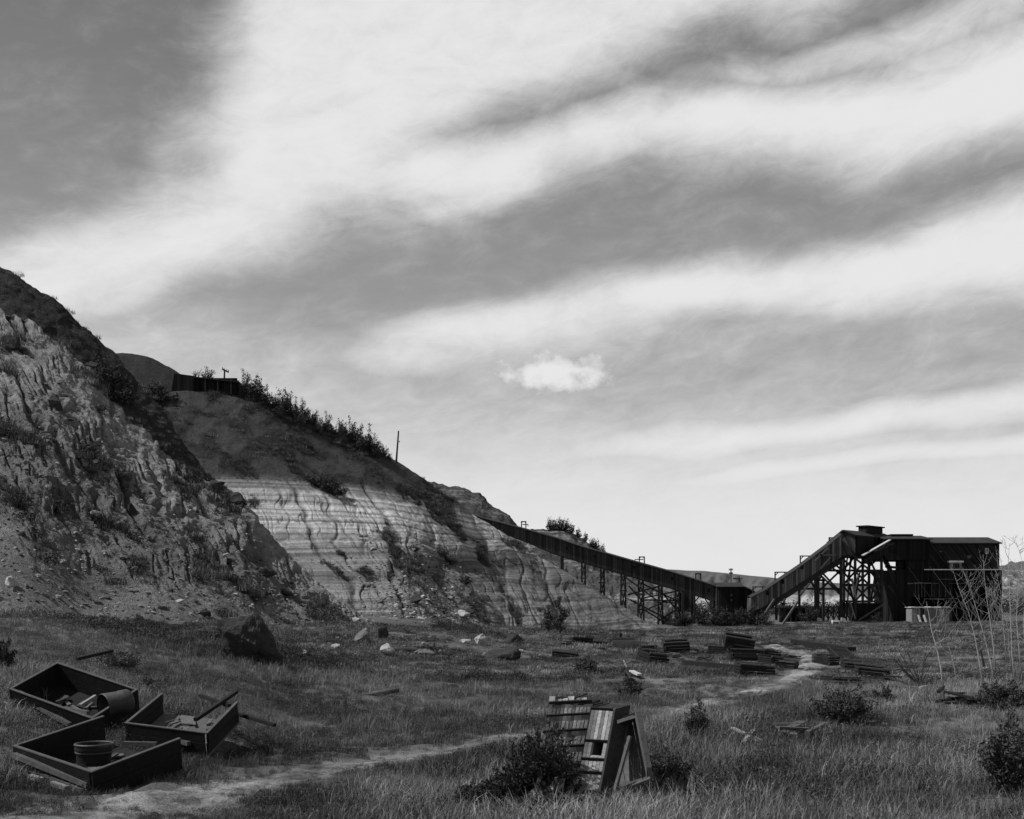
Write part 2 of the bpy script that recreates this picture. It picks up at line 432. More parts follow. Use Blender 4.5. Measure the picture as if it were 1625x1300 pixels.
def ground_mat():
    def fn():
        o = X.coord('Object'); e = X.attr('earth')
        n = X.noise(o, 0.15, 6, 0.6); n2 = X.noise(o, 2.2, 4, 0.7); n3 = X.noise(o, 14.0, 3, 0.7)
        soil = 0.09*(n.sstep(0.3, 0.7, 0.6, 1.5))*(n2*1.0+0.5)*(n3*1.2+0.4)
        earth = 0.26*(n2*0.9+0.55)*(n3*0.8+0.6)
        return X.mix(soil, earth, e), n3+n2*1.5, 0.9, 0.06
    return material('dry_ground', fn, 0.95, 0.1)
M['ground'] = ground_mat()
def build_ground():
    az = np.concatenate([np.linspace(-75, -30, 40), np.linspace(-29.5, 29.5, 620), np.linspace(30, 75, 40)])*math.pi/180
    Yr = np.concatenate([[-30, -10, 0.5, 3, 5], np.exp(np.linspace(math.log(7), math.log(400), 620)), np.exp(np.linspace(math.log(420), math.log(14000), 40))])
    A, Y = np.meshgrid(np.tan(az), Yr)
    Xw = A*np.maximum(Y, 12.0)
    z = zg(Xw.ravel(), np.maximum(Y.ravel(), 1.0)).reshape(Xw.shape)
    V = np.stack([Xw, Y, z], -1).reshape(-1, 3)
    ny, nx = Xw.shape; i = np.arange(ny*nx).reshape(ny, nx)
    Fc = np.stack([i[:-1, :-1], i[:-1, 1:], i[1:, 1:], i[1:, :-1]], -1).reshape(-1, 4)
    me = np_mesh('ground', V, Fc, M['ground'], True)
    far = Y.ravel() > 90
    d = np.full(V.shape[0], 9.0); near = (~far) & (Y.ravel() > 7); d[near] = path_d(V[near, 0], V[near, 1])
    e = 0.55*sm(0.5, -0.3, d+0.5*fbm(V[:, 0]*0.9, V[:, 1]*0.9, 3, 21))
    p = fbm(V[:, 0]*0.13, V[:, 1]*0.13, 4, 31)
    e = np.maximum(e, 0.35*sm(0.45, 0.9, p)*sm(22, 40, Y.ravel()))
    fattr(me, 'earth', e)
    tag(obj('ground', me), 'grassy valley floor running back to the far hills', 'ground', kind='structure')
build_ground()
def build_path():
    n = len(_pc); t = np.gradient(_pc[:, :2], axis=0); t /= np.linalg.norm(t, axis=1)[:, None]; nn = np.stack([-t[:, 1], t[:, 0]], 1)
    cols = np.linspace(-1, 1, 9); rows = []
    for c in cols:
        w = _pc[:, 2]*0.5*(1+0.45*fbm(np.arange(n)*0.05, np.full(n, 3.0+np.sign(c)*4), 4, 41))
        q = _pc[:, :2]+nn*(c*w)[:, None]
        rows.append(np.stack([q[:, 0], q[:, 1], zg(q[:, 0], q[:, 1])+0.03-0.05*abs(c)**3], 1))
    V = np.stack(rows, 1).reshape(-1, 3); i = np.arange(n*9).reshape(n, 9)
    Fc = np.stack([i[:-1, :-1], i[:-1, 1:], i[1:, 1:], i[1:, :-1]], -1).reshape(-1, 4)
    def fn():
        o = X.coord('Object'); n2 = X.noise(o, 1.3, 6, 0.7); n3 = X.noise(o, 12.0, 5, 0.7)
        n1 = X.noise(o, 0.35, 4, 0.6)
        return 0.33*n2.sstep(0.32, 0.62, 0.30, 1.1)*(n3*1.1+0.45)*n1.sstep(0.32, 0.62, 0.45, 1.1), n3+n2*2.0, 1.0, 0.08
    tag(obj('footpath', np_mesh('footpath', V, Fc, material('dry_path', fn, 0.95, 0.1), True)), 'pale dry dirt path winding through the grass', 'path', kind='structure')
build_path()

HILLS = {}
def hill(name, ridge, toe, nu, nt, mat, label, disp=None, expo=1.15, back=60.0, bslope=0.7, smooth_u=4, wig=2.0, wseed=0, roundk=6):
    r = np.array(ridge, float); t = np.array(toe, float)
    u = np.linspace(r[0, 0], r[-1, 0], nu)
    ry = gsmooth(np.interp(u, r[:, 0], r[:, 1]), smooth_u)+wig*fbm(u*0.02, u*0+1.5, 4, 50+wseed)
    rY = gsmooth(np.interp(u, r[:, 0], r[:, 2]), smooth_u*4)
    tY = gsmooth(np.interp(u, t[:, 0], t[:, 1]), smooth_u*4)
    tY = tY+2.5*fbm(u*0.0045, u*0+4.4, 2, 150+wseed)*np.minimum(1, tY/60)
    tz = zg((u-CX)*tY/F, tY)-0.35 if t.shape[1] < 3 else gsmooth(np.interp(u, t[:, 0], t[:, 2]), smooth_u*4)
    rz = ZC-(ry-HY)*rY/F
    T = np.linspace(0, 1, nt); nb = max(8, nt//8); Tb = np.linspace(0, 1, nb+1)[1:]
    rz = np.maximum(rz, tz+0.05)
    Yf = tY[None]+(rY-tY)[None]*T[:, None]; Zf = tz[None]+(rz-tz)[None]*(T[:, None]**expo)
    Yb = rY[None]+back*Tb[:, None]; Zb = rz[None]-back*bslope*(Tb[:, None]**1.5)
    Y = np.concatenate([Yf, Yb]); Z = np.concatenate([Zf, Zb])
    Xw = (u[None]-CX)*Y/F
    # slope-normal displacement
    G = np.stack([Xw, Y, Z], -1)
    U = np.broadcast_to(u[None], Y.shape); TT = np.concatenate([np.broadcast_to(T[:, None], Yf.shape), 1+np.broadcast_to(Tb[:, None], Yb.shape)])
    py = HY-F*(Z-ZC)/Y
    at = {}
    if disp is not None:
        d, at = disp(Xw, Y, Z, U, TT, py)
        du = np.gradient(G, axis=1); dt = np.gradient(G, axis=0); n = np.cross(du, dt); n /= np.linalg.norm(n, axis=-1)[..., None]+1e-9
        n[n[..., 2] < 0] *= -1
        fade = np.where(TT > 1, np.clip(1.4-TT, 0, 1), 1)*np.minimum(1, 0.25+TT*4)
        G = G+n*(d*fade)[..., None]
    ny, nx = Y.shape; i = np.arange(ny*nx).reshape(ny, nx)
    Fc = np.stack([i[:-1, :-1], i[:-1, 1:], i[1:, 1:], i[1:, :-1]], -1).reshape(-1, 4)
    me = np_mesh(name, G.reshape(-1, 3), Fc, mat, True)
    for k, v in at.items(): fattr(me, k, v)
    o = tag(obj(name, me), label, 'hillside', kind='structure')
    HILLS[name] = (u, G, TT, at)
    return o
def hpt(name, x, y):
    u, G, TT, at = HILLS[name]; j = int(np.clip(np.searchsorted(u, x), 0, len(u)-1))
    col = G[:, j]; py = HY-F*(col[:, 2]-ZC)/col[:, 1]
    ok = (py <= y); i = int(np.argmax(ok)) if ok.any() else int(np.argmin(py))
    return Vector(col[i])

def clay(name, fn): return material(name, fn, 0.95, 0.1)
def m_near():
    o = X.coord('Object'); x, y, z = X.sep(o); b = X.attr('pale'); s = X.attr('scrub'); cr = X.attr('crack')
    n = X.noise(o, 0.55, 5, 0.65); n2 = X.noise(o, 3.2, 4, 0.72); n3 = X.noise(o, 13.0, 3, 0.7)
    lay = X.noise(X.vec(x*0.05, y*0.05, z*2.2), 1.0, 4, 0.6)
    v = X.mix(0.165*(lay*0.9+0.55), 0.34, b)*(n*0.9+0.55)*(n2*1.5+0.25)*(n3*0.9+0.55)
    pt = (n2*0.7+n*0.4+s*0.8).sstep(0.80, 1.0)*0.85
    v = X.mix(v, 0.034*(n3*1.2+0.5), pt)
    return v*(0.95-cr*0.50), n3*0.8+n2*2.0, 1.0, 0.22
def d_near(Xw, Y, Z, U, T, py):
    q = U-0.80*(py-700); w = py+0.5*U                      # q is constant down the fall line
    wq = q+18*fbm(w*0.012, q*0.006, 3, 61)
    big = ridged(wq*0.0125, w*0.0022, 62)                 # gullies run down to the right
    mid = ridged(wq*0.034+3, w*0.006, 63); sml = ridged(wq*0.09, w*0.016, 64)
    br = fbm(U*0.05, py*0.05, 5, 66, 0.62); blk = fbm(U*0.018, py*0.022, 3, 68)
    up = sm(0.12, 0.5, T); lowz = sm(.10, .42, T)
    step = 0.16*np.abs(perlin(Z*0.9+0.4*blk, U*0.004, 69))
    d = up*(-1.15*sm(0.78, 1.0, big)-0.75*sm(0.76, 1.0, mid))+(0.2+up)*(-0.22*sm(0.6, 1, sml)+0.16*br+0.22*blk+0.26*fbm(wq*0.07, w*0.018, 4, 74, .6)+0.07*fbm(U*0.16, py*0.16, 3, 73))+up*step
    streak = sm(.25, .75, fbm(wq*0.045, w*0.009, 4, 75, .6))
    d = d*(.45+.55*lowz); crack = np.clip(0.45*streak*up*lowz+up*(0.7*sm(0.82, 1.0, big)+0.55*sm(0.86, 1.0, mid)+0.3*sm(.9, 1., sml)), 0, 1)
    rel = T
    pale = np.clip(sm(0.58, 0.86, rel+0.10*blk)*(1-sm(500, 640, U)*0.6)*(0.75+0.5*br)+0.22*sm(0.1, 0.5, fbm(U*0.008, py*0.02, 4, 71))+0.10, 0, 1)
    scrub = np.clip((.25+.75*lowz)*0.62*sm(0.05, 0.5, fbm(wq*0.02, w*0.008, 4, 72))-0.25*pale+0.55*sm(0.10, 0.0, T), 0, 1)
    return d*0.34, {'pale': pale, 'scrub': scrub, 'crack': crack}
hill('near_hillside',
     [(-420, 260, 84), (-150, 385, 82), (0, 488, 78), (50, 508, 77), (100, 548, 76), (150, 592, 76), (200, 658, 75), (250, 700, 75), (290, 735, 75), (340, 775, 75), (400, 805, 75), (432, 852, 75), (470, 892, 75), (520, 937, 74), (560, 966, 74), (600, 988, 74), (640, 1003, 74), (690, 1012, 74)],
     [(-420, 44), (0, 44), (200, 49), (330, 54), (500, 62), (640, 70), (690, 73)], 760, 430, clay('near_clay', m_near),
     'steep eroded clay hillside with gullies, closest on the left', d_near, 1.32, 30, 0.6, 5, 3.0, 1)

def m_dark():
    o = X.coord('Object'); n = X.noise(o, 0.4, 7, 0.65); n2 = X.noise(o, 2.0, 6, 0.7)
    return 0.030*(n*1.4+0.3)*(n2*1.4+0.3), n2+n*2.0, 1.0, 0.35
def d_dark(Xw, Y, Z, U, T, py):
    return 0.45*fbm(U*0.016, py*0.016, 4, 81, 0.5)+0.06*fbm(U*0.1, py*0.1, 3, 82), {}
mdark = clay('dark_grassy_slope', m_dark)
hill('back_hillside', [(-520, 120, 125), (-200, 312, 125), (0, 424, 122), (40, 446, 122), (80, 469, 122), (130, 514, 122), (180, 560, 122), (210, 590, 122), (250, 640, 120), (300, 710, 118), (340, 780, 117)],
     [(-520, 86, 4), (0, 86, 6), (340, 84, 3)], 420, 160, mdark, 'dark steep grassy hillside behind the pale clay slope', d_dark, 1.0, 40, 0.8, 5, 2.5, 2)
hill('rounded_hill', [(60, 640, 270), (120, 590, 270), (160, 566, 270), (190, 559, 270), (230, 563, 270), (270, 583, 270), (300, 604, 270), (350, 650, 270), (420, 720, 270)],
     [(60, 200, 10), (420, 200, 10)], 160, 60, mdark, 'smooth rounded dark hilltop rising behind the shed', d_dark, 0.8, 60, 0.7, 6, 0.6, 3)

def m_mid():
    o = X.coord('Object'); x, y, z = X.sep(o); s = X.attr('scrub'); cr = X.attr('crack')
    n = X.noise(o, 0.5, 5, 0.65); n2 = X.noise(o, 2.6, 4, 0.7); n3 = X.noise(o, 9.0, 3, 0.7)
    zz = z+(n-0.5)*0.35+(X.noise(X.vec(x*0.05, y*0.05, 0.0), 1.0, 2, 0.5)-0.5)*2.0
    lay = X.noise(X.vec(3.0, 7.0, zz*1.15), 1.0, 5, 0.72); lay2 = X.noise(X.vec(x*0.04, 2.0, zz*3.2), 1.0, 3, 0.6)
    band = (zz+(n-0.5)*3.0).sstep(7.6, 11.0)
    lo = 0.185*lay.sstep(0.42, 0.56, 0.66, 1.35)*lay2.sstep(0.3, 0.7, 0.65, 1.3); hi = 0.52*lay.sstep(0.43, 0.55, 0.45, 1.05)*lay2.sstep(0.3, 0.7, 0.70, 1.2)
    v = X.mix(lo, hi, band)
    up = (zz+(n2-0.5)*2.2).sstep(15.2, 17.8)
    v = X.mix(v, 0.075*(n*1.5+0.15)*(n2*1.3+0.3), up)*(n2*1.1+0.45)*(n3*0.6+0.7)
    pt = (n2*0.65+n*0.30+s*0.8+up*0.31).sstep(0.76, 0.98)*0.9
    v = X.mix(v, 0.026*(n3*1.2+0.5), pt)
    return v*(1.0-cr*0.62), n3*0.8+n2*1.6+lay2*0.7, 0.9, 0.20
def d_mid(Xw, Y, Z, U, T, py):
    q = U-0.62*(py-800)*sm(550, 750, py); w = py
    wq = q+17*fbm(w*0.010, q*0.007, 3, 91)+5*perlin(w*0.05, q*0.03, 96)
    big = ridged(wq*0.0105, w*0.0030, 92); mid = ridged(wq*0.027+7, w*0.007, 93); sml = ridged(wq*0.075, w*0.016, 94)
    bad = sm(740, 800, py+0.12*(U-600)*0)*1.0
    br = fbm(U*0.05, py*0.06, 4, 95, 0.6); blk = fbm(U*0.014, py*0.017, 3, 97)
    d = bad*(1-.6*sm(840, 960, U))*(-1.1*sm(0.76, 1, big)-0.50*sm(0.78, 1, mid)-0.30*sm(0.74, 1, sml))+0.13*br+0.32*blk*(0.25+0.75*(1-bad))
    crack = np.clip(bad*(0.75*sm(0.86, 1, big)+0.50*sm(0.90, 1, mid)+0.60*sm(.88, 1, sml)), 0, 1)
    sc = fbm(wq*0.016, w*0.010, 4, 98)
    scrub = np.clip((0.60*sm(0.22, 0.55, sc)+0.3*sm(0.85, 1, big)*sm(860, 940, py))*sm(0.02, .1, T)
                    + 0.28*(1-bad)*sm(-0.3, 0.4, fbm(U*0.02, py*0.03, 4, 99))+0.5*sm(1000, 1012, py), 0, 1)
    scrub *= 1-0.95*sm(820, 880, U)*sm(0.0, 0.1, T)*sm(1010, 960, py)
    return d*0.42, {'scrub': scrub, 'crack': crack}
H2R = [(150, 690, 140), (200, 655, 140), (240, 634, 140), (272, 622, 140), (330, 622, 141), (380, 624, 142), (420, 636, 143), (460, 655, 145), (500, 672, 147), (560, 700, 150), (600, 716, 152), (630, 731, 154), (660, 750, 156), (690, 772, 159), (720, 790, 163), (760, 822, 168), (800, 846, 172), (850, 879, 176), (900, 909, 180), (950, 939, 183), (1000, 970, 186), (1050, 999, 188), (1085, 1010, 189)]
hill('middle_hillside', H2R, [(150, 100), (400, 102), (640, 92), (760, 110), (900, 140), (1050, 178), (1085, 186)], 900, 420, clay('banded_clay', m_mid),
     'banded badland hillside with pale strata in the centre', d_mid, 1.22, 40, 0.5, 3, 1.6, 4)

def m_far(b0, b1):
    def fn():
        o = X.coord('Object'); x, y, z = X.sep(o); n = X.noise(o, 0.06, 7, 0.65); n2 = X.noise(o, 0.5, 6, 0.7)
        v = X.mix(b0, b1+z*0.0, (n*0.5+n2*0.5+X.noise(X.vec(x*0.01, y*0.01, z*0.5), 1.0, 4, 0.6)*0.5).sstep(0.72, 0.92))
        return v*(n2*1.3+0.4), n2+n*2.0, 1.0, 0.8
    return fn
hill('distant_bluff', [(560, 800, 420), (620, 780, 420), (660, 766, 420), (690, 767, 420), (720, 770, 420), (750, 778, 420), (766, 787, 420), (780, 798, 420), (805, 818, 420), (830, 842, 420), (870, 880, 420), (900, 900, 420)],
     [(560, 310, 5), (900, 310, 0)], 220, 100, clay('bluff_clay', m_far(0.050, 0.16)), 'dark bluff rising just behind the top of the long gallery', lambda *a: (1.0*fbm(a[3]*0.03, a[5]*0.03, 5, 111, .55), {}), 1.0, 80, 0.6, 3, 1.0, 5)
hill('wooded_knoll', [(760, 880, 350), (780, 856, 350), (800, 849, 350), (830, 845, 350), (850, 840, 350), (875, 838, 350), (900, 843, 350), (930, 858, 350), (960, 880, 350), (1000, 908, 350), (1050, 940, 350), (1090, 955, 350)],
     [(760, 270, 3), (1090, 260, -3)], 220, 100, clay('knoll_clay', m_far(0.045, 0.22)), 'small scrubby knoll with pale patches above the gallery', lambda *a: (0.8*fbm(a[3]*0.03, a[5]*0.03, 5, 121, .55), {}), 1.0, 60, 0.6, 3, 1.5, 6)
hill('gully_slope', [(880, 890, 262), (940, 905, 262), (1000, 918, 262), (1040, 930, 262), (1080, 950, 262), (1120, 962, 262), (1180, 975, 262)],
     [(880, 214, -1.5), (1180, 214, -2.3)], 260, 110, clay('gully_clay', m_far(0.07, 0.34)), 'patchy pale slope seen through the trestle of the long gallery', lambda *a: (0.5*fbm(a[3]*0.05, a[5]*0.05, 5, 131, .6), {}), 1.0, 40, 0.5, 3, 1.5, 7)
def m_val():
    o = X.coord('Object'); x, y, z = X.sep(o); n = X.noise(o, 0.012, 8, 0.68); n2 = X.noise(o, 0.08, 6, 0.7)
    lo = (z+(n-0.5)*30.0).sstep(20.0, -2.0)
    v = X.mix(0.105, 0.40, (lo*0.55+n2*0.5+n*0.4).sstep(0.72, 1.0))
    return v*(n2*1.0+0.5), n+n2, 0.8, 3.0
d_val = lambda *a: (5.0*fbm(a[3]*0.02, a[5]*0.05, 5, 141, .6)*np.minimum(1, (1-np.minimum(a[4], 1))*4)-3.5*sm(.4, 1, ridged(a[3]*0.045+0.02*a[5], a[5]*0.01, 142))*np.minimum(1, (1-np.minimum(a[4], 1))*5), {})
hill('valley_wall', [(500, 915, 1500), (800, 908, 1500), (1000, 904, 1500), (1060, 904, 1500), (1130, 907, 1500), (1180, 913, 1500), (1230, 917, 1500), (1300, 924, 1500), (1420, 930, 1500), (1700, 915, 1500), (2100, 900, 1500)],
     [(500, 1000, -8), (2100, 1000, -8)], 520, 60, clay('valley_wall_clay', m_val), 'distant pale valley wall along the horizon', d_val, 0.8, 300, 0.2, 4, 0.8, 8)
hill('right_badland', [(1440, 945, 620), (1500, 925, 620), (1560, 905, 620), (1590, 896, 620), (1610, 893, 620), (1640, 890, 620), (1700, 880, 620), (1800, 868, 620), (2000, 860, 620)],
     [(1440, 480, -4), (2000, 480, -4)], 260, 90, clay('right_clay', m_far(0.10, 0.38)), 'pale badland hill at the right beyond the tipple', lambda *a: (1.8*fbm(a[3]*0.03, a[5]*0.04, 5, 151, .6), {}), 0.9, 80, 0.5, 3, 1.5, 9)
# ------------------------------------------------------------------ the tipple and its galleries (about 205 m away)
Z0 = ZC                                     # helper: pixel row to height at distance Y
def zz(y, Y): return ZC-(y-HY)*Y/F
def xx(x, Y): return (x-CX)*Y/F
def gz(x, Y): return zg1(xx(x, Y), Y)
ZB = -1.6                                   # foot of everything at the tipple, sunk a little into the ground

def build_tipple():
    Y = 208.0
    T = thing('coal_tipple', 'tall dark wooden coal tipple house standing at the right end of the valley', 'building', P(1505, 988, Y))
    # lower hall: two board walls with openings in the front
    lo = MB(); D = 13.0
    x0, x1 = xx(1423, Y), xx(1590, Y); zt, zb = zz(904, Y), zz(992, Y)
    cols = [1423, 1440, 1457, 1480, 1503, 1527, 1550, 1556, 1582, 1590]
    lo.span(x0, x1, Y, Y+0.25, zz(923, Y), zt)                                   # board band under the ledge
    for a, b in ((1423, 1472), (1474, 1512), (1531, 1556), (1583, 1590)): lo.span(xx(a, Y), xx(b, Y), Y+.02, Y+0.25, zz(948, Y), zz(923, Y))
    for a, b in ((1423, 1447), (1507, 1512), (1556, 1562), (1585, 1590)): lo.span(xx(a, Y), xx(b, Y), Y+.04, Y+0.25, zb, zz(948, Y))
    lo.span(x0, x1, Y+D-.25, Y+D, zb, zt); lo.span(x0, x0+.25, Y+.3, Y+D-.3, zb, zt); lo.span(x1-.25, x1, Y+.3, Y+D-.3, zb, zt)
    lo.span(x0+.3, x1-.3, Y+3.2, Y+3.4, zb, zt)                                  # dark inner partition seen through the openings
    lo.build('lower_wall', M['clad_dark'], T)
    # upper hall
    up = MB(); ux0, ux1 = xx(1474, Y), xx(1588, Y); ut, ub = zz(861, Y), zz(904, Y)
    yy = Y+0.55
    up.span(ux0, ux1, yy, yy+.25, ub+.02, ut); up.span(ux0, ux1, yy+11.3, yy+11.55, ub+.02, ut); up.span(ux0, ux0+.25, yy+.3, yy+11.25, ub+.02, ut)
    rz = zz(852.5, Y+6)
    up.add([(ux1, yy+.3, ub+.02), (ux1, yy+11.25, ub+.02), (ux1, yy+11.25, ut), (ux1, yy+5.8, rz-.1), (ux1, yy+.3, ut),
            (ux1-.25, yy+.3, ub+.02), (ux1-.25, yy+11.25, ub+.02), (ux1-.25, yy+11.25, ut), (ux1-.25, yy+5.8, rz-.1), (ux1-.25, yy+.3, ut)],
           [(0, 1, 2, 3, 4), (9, 8, 7, 6, 5), (0, 5, 6, 1), (1, 6, 7, 2), (2, 7, 8, 3), (3, 8, 9, 4), (4, 9, 5, 0)])
    up.build('upper_wall', M['clad_diag'], T)
    rf = MB(); e0, e1 = ux0-.2, ux1+.35
    for s in (-1, 1):
        ya, yb = yy+5.8, yy+5.8+s*6.3
        rf.poly([(e0, ya, rz), (e1, ya, rz), (e1, yb, ut-.05), (e0, yb, ut-.05)] if s < 0 else [(e0, yb, ut-.05), (e1, yb, ut-.05), (e1, ya, rz), (e0, ya, rz)], 0.22)
    rf.build('roof', M['roof'], T)
    # taller block between the hall and the head house
    bl = MB(); bx0, bx1 = xx(1404, Y), xx(1475, Y)-.06; bt, bb = zz(857, Y), zz(889, Y)
    bl.span(bx0, bx1, Y-.5, Y-.25, bb, bt); bl.span(bx0, bx0+.25, Y-.2, Y+10, bb, bt); bl.span(bx1-.25, bx1, Y-.2, Y+10, bb, bt); bl.span(bx0, bx1, Y+10.05, Y+10.3, bb, bt)
    bl.span(bx0+.3, bx1-.3, Y-.2, Y+10, bb+.01, bb+.2)
    bl.build('block_wall', M['clad_dark'], T)
    br = MB(); br.poly([(bx0-.3, Y-.9, bt+.02), (bx1+.3, Y-.9, bt+.02), (bx1+.3, Y+5, bt+.9), (bx0-.3, Y+5, bt+.9)], .2)
    br.poly([(bx0-.3, Y+5.01, bt+.9), (bx1+.3, Y+5.01, bt+.9), (bx1+.3, Y+10.6, bt+.02), (bx0-.3, Y+10.6, bt+.02)], .2)
    rb = br.build('block_roof', M['roof'], T)
    mv = MB(); mv.span(xx(1426, Y), xx(1456, Y), Y+3.6, Y+6.4, bt+.95, zz(849, Y)); mv.span(xx(1424, Y), xx(1459, Y), Y+3.2, Y+6.8, zz(849, Y)+.01, zz(846, Y))
    mv.build('ridge_vent', M['clad_dark'], T)
    ad = MB(); ad.span(bx1-4.5, bx1+.02, Y-.2, Y+.4, zz(905, Y), bb-.02)          # hanging skirt under the block
    ad.span(xx(1423, Y), xx(1474, Y), Y+.5, Y+.7, zz(905, Y)+.02, bb-.02)
    ad.build('skirt_wall', M['clad_dark'], T)
    # pale ledge, dormer, windows, broken trim
    l = MB(); l.span(xx(1466, Y), xx(1591, Y), Y-.42, Y+.5, zz(904.8, Y), zz(903.4, Y)); l.build('ledge', M['fascia'], T)
    d = MB(); d.span(xx(1507, Y), xx(1525, Y), Y-.3, Y+.5, zz(903.2, Y), zz(893, Y)); dm = d.build('dormer', M['clad_pale'], T)
    d = MB(); d.span(xx(1504.5, Y), xx(1527.5, Y), Y-.55, Y+.5, zz(893, Y)+.01, zz(890, Y)); d.build('dormer_roof', M['fascia'], T)
    w = MB()
    for a in (1510, 1514.5, 1519): w.span(xx(a, Y), xx(a+2.6, Y), Y-.34, Y-.29, zz(901.5, Y), zz(895.5, Y))
    wo = w.build('dormer_window', M['clad_dark'], T); wo.parent = dm
    w = MB()
    for a, b in ((1565, 1566), (1569.6, 1570.6), (1567.4, 1568.2)): w.span(xx(a, Y), xx(b, Y), yy-.06, yy-.01, zz(877.5, Y), zz(871, Y))
    w.span(xx(1565, Y), xx(1570.6, Y), yy-.09, yy-.02, zz(871, Y), zz(870, Y)); w.span(xx(1565, Y), xx(1570.6, Y), yy-.09, yy-.02, zz(878.5, Y), zz(877.5, Y))
    w.build('window', M['fascia'], T)
    for a, b, y0, y1 in ((1492, 1497, 874.5, 876), (1537, 1543, 881, 886), (1410, 1413, 870, 873)):
        w = MB(); w.span(xx(a, Y), xx(b, Y), yy-.07 if a > 1475 else Y-.57, yy-.01 if a > 1475 else Y-.51, zz(y1, Y), zz(y0, Y)); w.build('hatch', M['wood_mid'], T)
    for a, b, y in ((1485, 1513, 919.5), (1526, 1552, 920), (1440, 1490, 925.5), (1505, 1588, 926), (1466, 1502, 950.5), (1520, 1532, 946), (1504, 1520, 950)):
        k = a; tr = MB()
        while k < b:
            e = min(b, k+rng.uniform(5, 14)); tr.span(xx(k, Y), xx(e-.3, Y), Y-.10-rng.uniform(0, .05), Y-.03, zz(y, Y)-.07+rng.uniform(-.1, .06), zz(y, Y)+.05+rng.uniform(-.05, .08)); k = e+rng.uniform(0, 2)
        tr.build('trim_board', M['wood_mid'], T)
    for a in (1452, 1457, 1462, 1467, 1478, 1490, 1500, 1523, 1530, 1540, 1548): 
        ps = MB(); ps.span(xx(a, Y), xx(a+.8, Y), Y-.14, Y-.06, zz(948, Y), zz(927, Y)); ps.build('batten', M['timber'], T)
    for a in (1508, 1528, 1556, 1575):
        ps = MB(); ps.span(xx(a, Y), xx(a+1.8, Y), Y-.2, Y-.02, zb, zz(948, Y)); ps.build('post', M['timber'], T)
    sl = MB()
    for a in (1565, 1569, 1572.5, 1577): sl.span(xx(a, Y), xx(a+1.3, Y), Y-.2, Y-.12, zz(946+rng.uniform(-2, 1), Y), zz(934+rng.uniform(-2, 2), Y))
    sl.build('loading_slat', M['wood_grey'], T)
    # slanting rods across the front
    for a, ya, b, yb in ((1441, 900, 1484, 958), (1476, 899, 1509, 945), (1524, 903, 1560, 955)):
        r_ = MB(); r_.tube([P(a, ya, Y-.7), P(b, yb, Y-1.6)], .045, 5); r_.build('brace_rod', M['wood_mid'], T)
    # head house: gable towards the camera, long dark side running back to the right
    g0 = P(1315.5, 881, 205); g1 = P(1356, 881, 205-1.2)
    ax = Vector((.70, .714, 0)); L = 16.0
    w0 = Vector((g0.x, g0.y, 0)); w1 = Vector((g1.x, g1.y, 0)); zbot = zz(882, 205)
    zl, zr, zp = zz(862, 205), zz(850, 203.8), zz(842.5, 204.5); mid = w0*.43+w1*.57
    gm = MB()
    gab = [w0+Vector((0, 0, zbot)), w1+Vector((0, 0, zbot)), w1+Vector((0, 0, zr)), mid+Vector((0, 0, zp)), w0+Vector((0, 0, zl))]
    gm.poly([p+ax*.3 for p in gab], .25)
    gm.build('gable_wall', M['clad_gable_lit'], T)
    sw = MB()
    def quad(a, b, za, zb_, th=.25):
        n = (b-a).cross(Vector((0, 0, 1))).normalized()*th
        sw.hexa([a+Vector((0, 0, za)), b+Vector((0, 0, za)), b+n+Vector((0, 0, za)), a+n+Vector((0, 0, za)), a+Vector((0, 0, zb_)), b+Vector((0, 0, zb_)), b+n+Vector((0, 0, zb_)), a+n+Vector((0, 0, zb_))])
    quad(w1+ax*.32, w1+ax*L, zbot, zr); quad(w0+ax*.32, w0+ax*L, zbot, zl)
    quad(w0+ax*L, w1+ax*L, zbot, zr-.05)
    fl = MB(); fl.poly([w0+ax*.4+Vector((0, 0, zbot-.3)), w1+ax*.4+Vector((0, 0, zbot-.3)), w1+ax*L+Vector((0, 0, zbot-.3)), w0+ax*L+Vector((0, 0, zbot-.3))], .28)
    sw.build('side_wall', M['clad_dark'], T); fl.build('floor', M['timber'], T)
    rr = MB(); o = ax*(-.35); e = ax*(L+.4)
    A = [w1+Vector((.25, -.1, zr-.06)), mid+Vector((0, 0, zp)), w0+Vector((-.2, .1, zl-.06))]
    rr.poly([A[0]+o, A[0]+e, A[1]+e, A[1]+o], .2); rr.poly([A[1]+o, A[1]+e, A[2]+e, A[2]+o], .2)
    rr.build('head_house_roof', M['roof'], T)
    c = mid+ax*10.8; n = Vector((ax.y, -ax.x, 0))
    vm = MB(); vm.box(c+Vector((0, 0, zp+.55)), (6.6, 1.7, 1.1), (ax, n, Vector((0, 0, 1)))); vm.box(c+Vector((0, 0, zp+1.22)), (7.2, 2.4, .22), (ax, n, Vector((0, 0, 1))))
    vm.build('ridge_vent', M['clad_dark'], T)
    for px_, py_ in ((1333, 866.5), (1347.5, 865)):
        w = MB(); q = P(px_, py_, 204.6); w.box(q+Vector((0, -.05, 0)), (.32, .5, .75)); w.build('window', M['clad_dark'], T)
    # sloping chute down to the bunker; its roof's sunlight is put into pale wood
    ch = MB(); a, b = P(1369, 881.5, 203.5), P(1412, 857, 206)
    ch.beam(a, b, .75, .16); ch.build('chute_roof', M['wood_pale'], T)
    ch = MB(); ch.beam(a+Vector((0.5, .6, -1.0)), b+Vector((.8, .2, -1.1)), 1.5, 1.2); ch.beam(P(1376, 894, 204), P(1407, 867, 206), .5, .5); ch.beam(P(1380, 898, 204), P(1407, 875, 206), .3, .3)
    ch.build('chute', M['clad_dark'], T)
